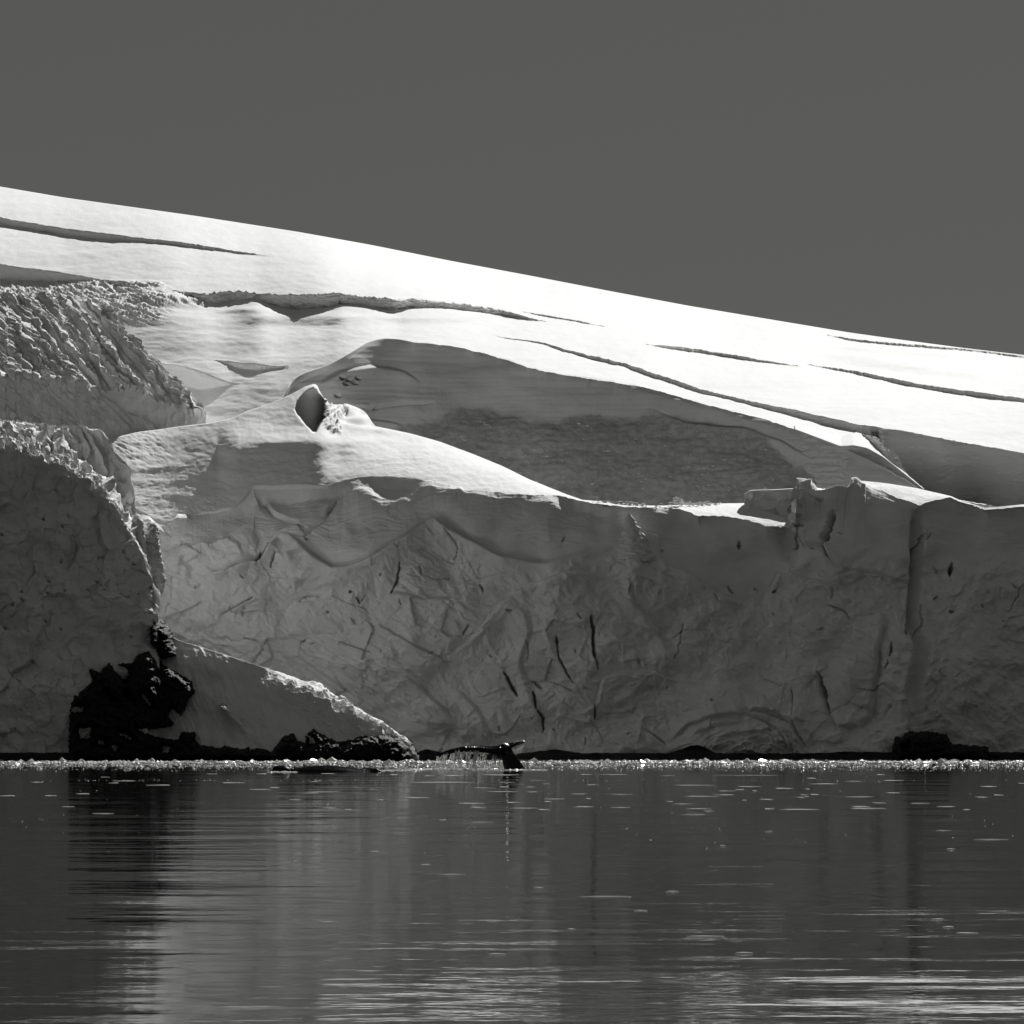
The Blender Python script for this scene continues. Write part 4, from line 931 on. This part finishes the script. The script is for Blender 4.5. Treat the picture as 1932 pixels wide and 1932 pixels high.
def whale_tail():
    rings = []
    nn = 28
    th = np.linspace(0, 2 * math.pi, nn, endpoint=False)
    def ring(cu, cv, rx, ry, tilt, Y, sup=1.0, rise=0.0):
        """rx: half-size across the section (frame units, in the picture plane, direction tilt), ry: half-size in depth (m)"""
        c = px(cu, cv, Y); k = Y / F
        d = np.array([math.cos(R(tilt)), 0, math.sin(R(tilt))])
        cs = np.sign(np.cos(th)) * np.abs(np.cos(th)) ** sup; sn = np.sign(np.sin(th)) * np.abs(np.sin(th)) ** sup
        return c[None] + (rx * k) * cs[:, None] * d + ry * sn[:, None] * np.array([0, 1, rise])
    def loft(rl, cap0=True, cap1=True):
        P = np.concatenate(rl); F_ = []
        for i in range(len(rl) - 1):
            for j in range(nn):
                a = i * nn + j; b = i * nn + (j + 1) % nn
                F_.append((a, b, b + nn, a + nn))
        if cap0: F_.append(tuple(range(nn)))
        if cap1: F_.append(tuple((len(rl) - 1) * nn + j for j in range(nn))[::-1])
        return P, F_
    # tail stock
    stock = [ring(978, 1474, 23, .55, 0, YW), ring(971, 1451.5, 19.6, .42, 0, YW), ring(966, 1440, 17.2, .34, 4, YW), ring(961, 1430, 14.4, .26, 8, YW), ring(956.5, 1421, 12.0, .22, 14, YW),
             ring(953.5, 1414.5, 11.5, .22, 20, YW), ring(951.5, 1410.0, 9.5, .2, 24, YW), ring(950.5, 1407.2, 5.5, .12, 24, YW), ring(950.2, 1406.2, 1.5, .04, 24, YW)]
    P1, F1 = loft(stock)
    # left fluke: arched blade, chord runs away from the camera; rows root -> tip
    L = [(960, 1416, 8.5, 85, .55), (950, 1415.2, 7.2, 88, .66), (940, 1416.5, 5.8, 82, .75), (930, 1416, 4.6, 82, .80), (916, 1414.2, 3.7, 86, .80), (900, 1413.2, 3.6, 90, .76), (884, 1413, 3.3, 94, .70),
         (868, 1414.5, 2.8, 98, .60), (855, 1417, 2.4, 104, .48), (843, 1420, 2.0, 110, .36), (834, 1423, 1.5, 118, .24), (828, 1425.5, .9, 124, .12), (825.5, 1427, .3, 124, .04)]
    P2, F2 = loft([ring(u, v - .4, r * 1.6 + .5, ry * .7, ti, YW + .12, 1.0, .05) for u, v, r, ti, ry in L])
    # right fluke: foreshortened, raised, pointing away to the right
    Rf = [(946, 1414, 6.5, 70, .5), (953, 1411, 6.8, 66, .6), (960, 1408, 6.2, 68, .66), (967, 1405.5, 4.8, 70, .62), (974, 1403.4, 3.8, 72, .52), (980, 1401.8, 3.2, 74, .42), (985.5, 1400.4, 2.7, 76, .28), (989, 1400.2, 1.7, 80, .14), (990.6, 1400.6, .5, 80, .04)]
    P3, F3 = loft([ring(u, v, r, ry, ti, YW - .1, 1.0, .08) for u, v, r, ti, ry in Rf])
    # rounded root where the flukes join
    bl = []
    for a in np.linspace(-1, 1, 13):
        k = math.sqrt(max(1 - a * a, .003)); bl.append(ring(952 + 9 * a, 1411.5 - 3.2 * a, 6.8 * k, .34 * k, 100, YW - .05))
    P4, F4 = loft(bl)
    V = np.concatenate([P1, P2, P3, P4]); Fc = F1 + [tuple(i + len(P1) for i in f) for f in F2] + [tuple(i + len(P1) + len(P2) for i in f) for f in F3] + [tuple(i + len(P1) + len(P2) + len(P3) for i in f) for f in F4]
    o = mesh_raw('whale_tail', V, Fc, M_whale, smooth=True)
    md = o.modifiers.new('weld', 'REMESH'); md.mode = 'VOXEL'; md.voxel_size = .025; md.use_smooth_shade = True
    m2 = o.modifiers.new('soft', 'SMOOTH'); m2.iterations = 2; m2.factor = .5
    film(o, 955.5, 1406.0, YW - .66, 6.6, 3.2); film(o, 943.6, 1410.8, YW - .62, 2.1, 1.7)  # glossy domes added where the tail should glint
    for uu_, a_ in ((879, 2.8), (885.5, 1.3), (890, 1.6), (895, 2.6), (899, 1.3), (904, 1.0), (907.5, 1.0), (912, .9), (865, .9), (858, .8), (920, .9)):
        film(o, uu_, np.interp(uu_, [825, 842, 858, 879, 900, 915, 936], [1424.4, 1417.6, 1413.5, 1409.6, 1409.4, 1410.6, 1411.6]) + .6, YW - .74, a_ * 1.15, min(a_, 1.3) * 1.1)
    film(o, 988, 1399.2, YW - .5, 2.6, 1.8)
    for uu_, vv_ in ((972, 1400.5), (976, 1399.5), (980, 1398.6), (984, 1397.8), (987, 1398), (970, 1402.5)): film(o, uu_, vv_, YW - .55, 1.2, 1.0)
    tag(o, 'black whale tail with raised flukes streaming water, right of the low-lying whale', 'whale')
    return o
whale_tail()

M_back = M_whale
def whale_back():
    st = np.array([  # u, top v, half depth m
        (512, 1457.5, .10), (514, 1450, .3), (517, 1446.8, .36), (526, 1446.2, .42), (537, 1446.3, .42), (543, 1448.5, .4), (549, 1451.5, .45), (556, 1452.2, .6), (570, 1449.6, .8), (590, 1446.8, .95), (612, 1445.4, 1.0), (635, 1446.6, .95), (655, 1449.0, .85),
        (675, 1451.8, .7), (690, 1453.4, .55), (700, 1452.4, .35), (706, 1450.6, .2), (711, 1450.9, .16), (717, 1453.6, .16), (724, 1457.5, .1)])
    u = np.arange(512, 724.5, 1.0); tv = line(u, st[:, :2], 1.2); hd = line(u, st[:, [0, 2]], 2)
    tv = tv - 1.6 * ss(512, 520, u) * ss(724, 700, u)
    Y0 = 176.0; nn = 24; th = np.linspace(0, math.pi, nn)
    X, Y, Z = [], [], []
    for a, t in enumerate(th):
        x, y, ztop = world(u, tv, Y0)
        X.append(x + 0 * u); Y.append(Y0 - hd * math.cos(t)); Z.append(-.35 + (ztop + .35) * (math.sin(t) ** .7))
    o = mesh_grid('whale', np.array(X), np.array(Y), np.array(Z), M_back)
    tag(o, 'black whale lying low in the water with only its back and blowhole ridge showing', 'whale')
whale_back()

# ---- water pouring off the flukes
def streams():
    g = np.random.default_rng(33)
    V = []; Fc = []
    k0 = 0
    def drop(p, s, sz):
        nonlocal k0
        vt = np.array([(1, 0, 0), (0, 1, 0), (-1, 0, 0), (0, -1, 0), (0, 0, 1), (0, 0, -1)], float) * [s, s, sz]
        V.append(vt + p); Fc.extend([tuple(i + k0 for i in f) for f in ((0, 1, 4), (1, 2, 4), (2, 3, 4), (3, 0, 4), (1, 0, 5), (2, 1, 5), (3, 2, 5), (0, 3, 5))]); k0 += 6
    under = [(822, 1428), (829, 1426), (842, 1422), (863, 1418), (882, 1416), (905, 1418), (926, 1422), (939, 1428), (947, 1437)]
    uu = [p[0] for p in under]; vv = [p[1] for p in under]
    for k in range(72):
        u0 = g.uniform(824, 944) if k % 4 else g.uniform(855, 915); v0 = np.interp(u0, uu, vv) - .5
        lean = g.normal(-8, 7); vend = min(1454, v0 + g.choice([g.uniform(8, 20), g.uniform(24, 40)])); rs = g.uniform(.5, 1.25); v0 += abs(g.normal(0, 2.5)) * (g.random() < .4); y0 = YW + g.uniform(-.5, .8)
        n = int((vend - v0) / .9)
        for i in range(n):
            f = i / max(n, 1); v = v0 + f * (vend - v0); u = u0 + lean * f * f + g.normal(0, .25 + .7 * f)
            if g.random() < .05 + .5 * f * f: continue
            drop(px(u, v, y0 + g.normal(0, .02)), rs * g.uniform(.010, .024), g.uniform(.03, .06))
    for k in range(60):
        u0 = g.uniform(965, 988); v0 = 1407 - (u0 - 965) * .12 + 2; n = int(g.uniform(4, 24)); le = g.normal(-4, 3)
        for i in range(n):
            f = i / 24; drop(px(u0 + le * f + g.normal(0, .3) - (u0 - 972) * .45 * f, v0 + i * .75, YW + g.uniform(-.3, .3)), g.uniform(.004, .01), g.uniform(.01, .02))
    for k in range(2200):   # spray
        u = g.uniform(815, 950); v = 1453 - abs(g.normal(0, 6)); drop(px(u, v, YW + g.uniform(-.6, .8)), g.uniform(.004, .011), g.uniform(.005, .014))
    o = mesh_raw('falling_water', np.concatenate(V), Fc, M_foam)
    tag(o, 'curtain of water drops pouring from the underside of the whale flukes', 'water', kind='stuff')
    # churned white water round the animals
    sp = []
    for k in range(1500):
        c = g.random()
        if c < .5: u, y = g.uniform(770, 955), g.normal(185.5, .9)
        elif c < .72: u, y = g.uniform(930, 1030), g.normal(182.6, .45)
        elif c < .88: u, y = g.uniform(660, 800), g.normal(181, .9)
        else: u, y = g.uniform(506, 560), g.normal(173.6, .25)
        x = float(world(u, 1400, y)[0]); s = g.uniform(.03, .11)
        sp.append((x, y, s * .12, s * g.uniform(1, 2.4), s, s * g.uniform(.5, 1.1)))
    heap('foam', sp, M_foam, 'white churned water around the whale tail and along the whale back', 'foam')
streams()

# rubble on the rim
def rim_rubble():
    g = np.random.default_rng(8); sp = []
    for k in range(420):
        c = g.random()
        if c < .4: u = g.normal(1175, 26); v = 947 + g.uniform(-2, 6) + (u - 1150) * .05
        elif c < .75: u = g.uniform(1262, 1360); v = 951 - abs(g.normal(0, 2.5)) + 2
        elif c < .85: u = g.normal(1281, 5); v = 948 - abs(g.normal(0, 5))
        else: u = g.uniform(1595, 1612); v = g.uniform(925, 946)
        s = g.uniform(.05, .22)
        y = SHELF.at(u, np.interp(u, *np.array(R2, float).T) + 1) - .1 if u < 1500 else face_at(u, 935) - .2
        p = px(u, v, y); sp.append((p[0], p[1], p[2], s * 1.4, s, s))
    heap('ice_rubble', sp, M_rough, 'small broken ice blocks lying along the snowy rim above the cliff', 'ice')
rim_rubble()

def debris_blocks():
    g = np.random.default_rng(77); sp = []
    while len(sp) < 420:
        u = g.uniform(830, 1500); i = int(np.searchsorted(uC, u)); v = g.uniform(dbC[i] + 6, 945)
        if perlin(np.array([u / 40]), np.array([v / 20]), 5)[0] < -.05: continue
        y = float(np.interp(-v, -VW_[:, i], YW_[:, i])); p = px(u, v, y - .02); s = float(np.clip(g.lognormal(-2.2, .55), .06, .5))
        sp.append((p[0], p[1], p[2], s * 1.5, s, s * .7))
    heap('avalanche_debris', sp, M_rough, 'small ice blocks strewn over the shaded debris slope behind the snow crest', 'ice')
debris_blocks()

# thin pale slivers lying flat on the near water
def slivers():
    g = np.random.default_rng(21); ms = []
    for k in range(5):
        n = 22; vs = [(0, 0, .004)]
        for j in range(n):
            a = j / n * 6.2832; r = .5 * (1 + .25 * math.sin(a * 3 + k) + g.uniform(-.12, .12)); vs.append((math.cos(a) * r, math.sin(a) * r, 0.0))
        vs += [(x, y, -.02) for x, y, z in vs[1:]]
        fs = [(0, 1 + j, 1 + (j + 1) % n) for j in range(n)] + [(1 + j, 1 + n + j, 1 + n + (j + 1) % n, 1 + (j + 1) % n) for j in range(n)]
        me = bpy.data.meshes.new('pale_sliver'); me.from_pydata(vs, [], fs); me.materials.append(M_float); me.update(); ms.append(me)
    for k in range(120):
        v = g.uniform(1459, 1530) if k < 95 else g.uniform(1530, 1800); Y = F * CZ / (v - 1376)
        u = g.uniform(-20, 1950) if g.random() > .35 else g.uniform(850, 1850)
        ln = float(np.clip(g.lognormal(3.1, .6), 8, 110)) * Y / F; dp = g.uniform(.35, 1.1) * Y * Y / (F * CZ) * (1 if k < 95 else .7)
        o = bpy.data.objects.new('pale_sliver', ms[k % 5]); COL.objects.link(o)
        o.location = (float(world(u, v, Y)[0]), Y, .008); o.scale = (ln, dp, 1); o.rotation_euler = (0, 0, g.normal(0, .03))
        tag(o, 'thin pale sliver lying flat on the open dark water', 'ice sliver', 'thin pale slivers on the near water')
slivers()

S.render.resolution_x = 1024; S.render.resolution_y = 1024
